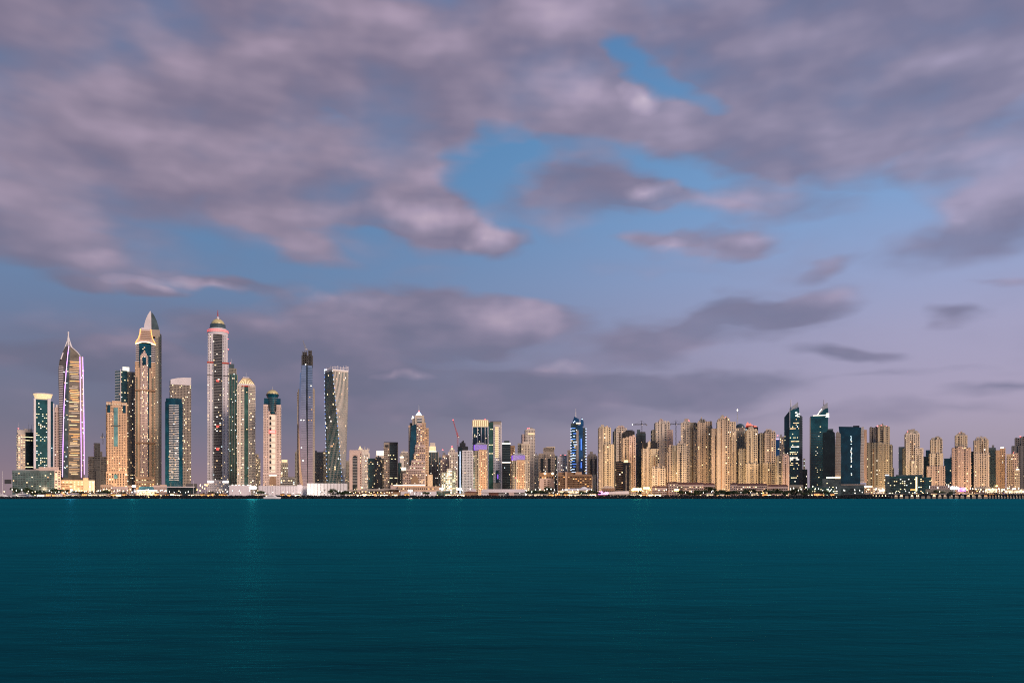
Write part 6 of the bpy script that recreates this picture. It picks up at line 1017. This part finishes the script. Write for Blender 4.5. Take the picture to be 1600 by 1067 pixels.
# street lights behind the first row light the tower feet
for i,(px,Y,c,wt) in enumerate(((70,1440,WA,60000),(120,1480,SO,60000),(183,1440,SO,160000),(228,1500,SO,260000),(275,1480,WA,50000),(340,1500,WH,110000),(384,1500,WH,80000),(425,1480,WA,110000),(475,1550,SO,60000),(525,1560,WH,140000),(556,1420,WA,50000),(655,1380,SO,80000),(705,1450,(.9,1,.8),110000),(752,1400,SO,70000),(810,1400,SO,60000),(945,1440,SO,90000),(975,1440,SO,160000),(1012,1400,SO,170000),(1030,1370,SO,120000),(1050,1400,SO,110000),(1068,1380,SO,90000),(1100,1420,SO,110000),(1130,1410,SO,110000),(1175,1390,SO,90000),(1203,1390,SO,70000),(1225,1370,SO,40000),(1370,1400,SO,90000),(1428,1400,(1,.72,.36),80000),(1463,1380,SO,80000),(1502,1380,SO,90000),(1533,1390,SO,90000),(1568,1420,SO,90000),(1590,1400,SO,60000))):
    wt *= 1.15; t = empty('street_lamp', ((px-800)*Y/F, Y, GZ), 0, 'tall double armed street lamp on the road behind the first row of buildings', 'street lamp', 'tall street lamps behind the first row'); m = MB(); m.tube((0,0,0),(0,0,12),.2,.12,6); m.tube((-2,0,12.3),(2,0,12.3),.1,n=5); m.build('pole', W['grey'], t)
    for s_ in (-1,1): m = MB(); m.box(s_*2-.7,s_*2+.7,-.35,.35,12.2,12.5); m.build('lamp_head', EM['lampw'], t)
    l = bpy.data.lights.new('street_light','POINT'); l.energy = wt; l.color = c; l.shadow_soft_size = 1.5; o = bpy.data.objects.new('street_light', l); C.objects.link(o); o.parent = t; o.location = (0,0,13.5)
def make_kiosk(w_, h, em, label, aw='taupe'):
    t = empty('beach_cafe', (0,0,0), 0, label, 'cafe', 'lit cafes along the promenade'); m = MB(); m.box(-w_/2,w_/2,0,5,0,h); m.build('wall', W['sand'], t)
    for k in range(3): m = MB(); x = -w_/2+w_*(k+.5)/3; m.box(x-w_*.13,x+w_*.13,-.12,.2,.9,h-.9); m.build('lit_opening', EM[em], t)
    m = MB(); m.loft([[(-w_*.56,-2.6,h-.3),(w_*.56,-2.6,h-.3),(w_*.56,5.4,h+.05),(-w_*.56,5.4,h+.05)],[(-w_*.5,-1.8,h+.25),(w_*.5,-1.8,h+.25),(w_*.4,3,h+1.0),(-w_*.4,3,h+1.0)]]); m.build('awning', W[aw], t)
    m = MB()
    for k in (-1,1): m.tube((k*w_*.53,-2.4,0),(k*w_*.53,-2.4,h-.2),.09,n=5)
    m.build('awning_posts', W['steel'], t); return t
KL = 'small lit cafe with an awning on the promenade below the towers'
kios = [make_kiosk(9,4.2,'shop',KL), make_kiosk(10,4.2,'lampw',KL,'brown'), make_kiosk(7,4.6,'orange',KL,'redroof')]; kg = random.Random(44); kused = set()
for x0,x1,n in ((56,98,5),(100,160,7),(160,212,6),(238,262,3),(264,300,3),(306,326,3),(328,358,4),(402,470,5),(546,600,8),(600,640,3),(690,722,3),(828,868,5),(870,925,6),(926,934,1),(988,1030,5),(1100,1130,2),(1178,1206,3),(1262,1306,4),(1352,1384,5),(1390,1440,4),(1450,1490,3),(1508,1560,8),(1558,1602,7)):
    for k in range(n):
        o = kios[kg.randrange(3)]
        if id(o) in kused: o = copy_tree(o)
        kused.add(id(o)); Y = kg.uniform(1190,1216); o.location = ((x0+(x1-x0)*(k+kg.random())/n-800)*Y/F, Y, GZ); z_ = kg.uniform(.7,1.05); o.scale = (z_*kg.uniform(.9,1.3), 1, z_)
def tent(label, px, Y, w_, h, grp='white tents on the shore'):
    t = empty('tent', ((px-800)*Y/F, Y, GZ), 0, label, 'tent', grp); m = MB(); m.lathe([(w_/2,h*.42),(w_*.2,h*.66),(w_*.06,h*.9),(.05,h)],0,0,8); m.build('canopy', W['canvas'], t)
    for a in range(4): m = MB(); m.tube((math.cos(a*1.57+.78)*w_*.45,math.sin(a*1.57+.78)*w_*.45,0),(math.cos(a*1.57+.78)*w_*.45,math.sin(a*1.57+.78)*w_*.45,h*.44),.1,n=5); m.build('leg', W['steel'], t)
tent('lone pointed white tent in front of the dark trees below the twisted tower',525,1240,7.5,7,None); tent('large glowing white tent beside the aqua canopied beach restaurant',210.5,1300,13,13,None); tent('white tent at the shore below the pink domed tower',421,1230,9,6,None); tent('white tent peak in front of the orange flanked tan tower',1374,1320,9,13,None); tent('blue tent by the pier near the right edge',1567.5,1200,6.5,6.2,None)
bpy.context.view_layer.objects.active = None
for o in bpy.data.objects:
    if o.get('label','').startswith('blue tent'):
        o.children[0].data.materials[0] = mat_wall('blue_canvas', (.05,.08,.5))
def yacht(label, px, py, Y, L_, flip=1, rz=0, name='yacht'):
    x, _, z = at(px, py, Y); t = empty(name, (x, Y, 0 if Y < 1146 or px < 60 else GZ), rz, label, 'boat'); f = flip
    m = MB(); h = L_*.11
    m.loft([[(f*x_*L_,y_*L_*q,z_*L_) for x_,y_ in ((-.5,-.11),(.2,-.12),(.5*e,-.01),(.5*e,.01),(.2,.12),(-.5,.11))] for q,z_,e in ((.55,-.03,.84),(.9,.03,.94),(1,.11,1))]); m.build('hull', W['white'], t)
    m = MB(); m.loft([[(f*x_*L_,y_*L_,.11*L_) for x_,y_ in ((-.4,-.085),(.22,-.08),(.3,0),(.22,.08),(-.4,.085))],[(f*x_*L_,y_*L_,.18*L_) for x_,y_ in ((-.38,-.075),(.12,-.07),(.17,0),(.12,.07),(-.38,.075))]]); m.build('cabin', W['white'], t)
    m = MB(); m.box(min(-.3*f,.08*f)*L_,max(-.3*f,.08*f)*L_,-.088*L_,.088*L_,.13*L_,.155*L_); m.build('cabin_window', W['pane'], t)
    m = MB(); m.box(min(-.3*f,.02*f)*L_,max(-.3*f,.02*f)*L_,-.06*L_,.06*L_,.182*L_,.22*L_); m.tube((f*-.12*L_,0,.22*L_),(f*-.17*L_,0,.34*L_),.008*L_,n=5); m.tube((f*-.2*L_,-.05*L_,.28*L_),(f*-.12*L_,.05*L_,.28*L_),.006*L_,n=5); m.build('flybridge', W['white'], t)
    m = MB(); m.box(f*-.33*L_-.3,f*-.33*L_+.3,-.092*L_,-.08*L_,.14*L_,.165*L_); m.build('cabin_light', EM['lampw'], t)
for args in (('white motor yacht moored at the far left edge of the shore',4,770,1215,30,1),('white motor yacht with a tall flybridge, second boat from the left edge',21,770,1210,24,-1),('long white motor yacht moored left of the dark trees and first bright lamps',40,770,1222,36,1)): yacht(*args)
yacht('white and pale motorboat lying on the water below the pale hoarding',426,776.5,1115,24,1); yacht('tiny white lit motorboat on the water below the salmon podium',641,778.6,1100,6,-1,0,'motorboat')
def buoy(label, px, Y, em):
    t = empty('buoy', ((px-800)*Y/F, Y, 0), 0, label, 'buoy'); m = MB(); m.lathe([(.3,-.4),(1,-.1),(1,.4),(.35,.7),(.15,2.2)],0,0,10); m.build('float', W['darkgrey'], t); m = MB(); m.lathe([(.1,2.2),(.5,2.4),(.5,2.8),(.1,3)],0,0,8); m.build('lamp_head', EM[em], t)
buoy('green lit buoy on the water in front of the broad deep blue glass tower',1307,1085,'lampg'); buoy('orange lit buoy on the water in front of the spired skyscraper',232.5,1105,'sodium')
def flag(label, px, top, Y, mat='steel', em=None):
    x, _, z = at(px, top, Y); t = empty('flagpole', (x, Y, GZ), 0, label, 'pole'); m = MB(); m.tube((0,0,0),(0,0,z-GZ),.3,.15,6); m.build('pole', W[mat], t)
    m = MB(); m.lathe([(.1,z-GZ),(.5 if em else .3,z-GZ+.4),(.1,z-GZ+1)],0,0,8); m.build('finial', EM[em] if em else W[mat], t)
flag('tall thin pole with a red lamp in front of the right purple crowned tower',805.5,746.5,1330,'white','redglow'); flag('thin pale flagpole beside the dark pavilion roof',302.5,752,1300,'white'); flag('thin white mast rising over the yachts at far left',4,737,1230,'white'); flag('short white mast beside the wide teal hotel',18.8,742,1235,'white')

SUB = dict(dome_ribs='dome', dome_lights='dome', lantern='dome', roof_ribs='pyramid_roof', crown_slats='crown_glow', panel_bars='lit_panel', sign_edge='sign', cabin_window='cabin', cabin_light='cabin', flybridge='cabin', crown_louvres='crown', lit_yoke='crown', lit_arch='crown', crown_posts='crown', crown_trim='crown', head_bands='glass_head', podium_edge='podium', parapet_rail='parapet', floor_joints='glass_face', balcony_slabs='side_wing', light_ring='crown_ring', mast_light='mast', spire_struts='spire', railing='deck', work_light='bare_concrete_top', neon_stroke='neon_bar', character='sign_board', lit_floor='floor_bands', side_joints='rear_side', finial='pole', canopy_lights='canopy', door='wall', lit_gable='roof', roof_lights='parapet', light_bars='wall')
for o in list(bpy.data.objects):
    if o.parent and not o.parent.parent and o.type == 'MESH':
        nm = o.name.split('.')[0]
        if nm in SUB:
            for c in o.parent.children:
                if c.name.split('.')[0] == SUB[nm] and c is not o: o.parent = c; break
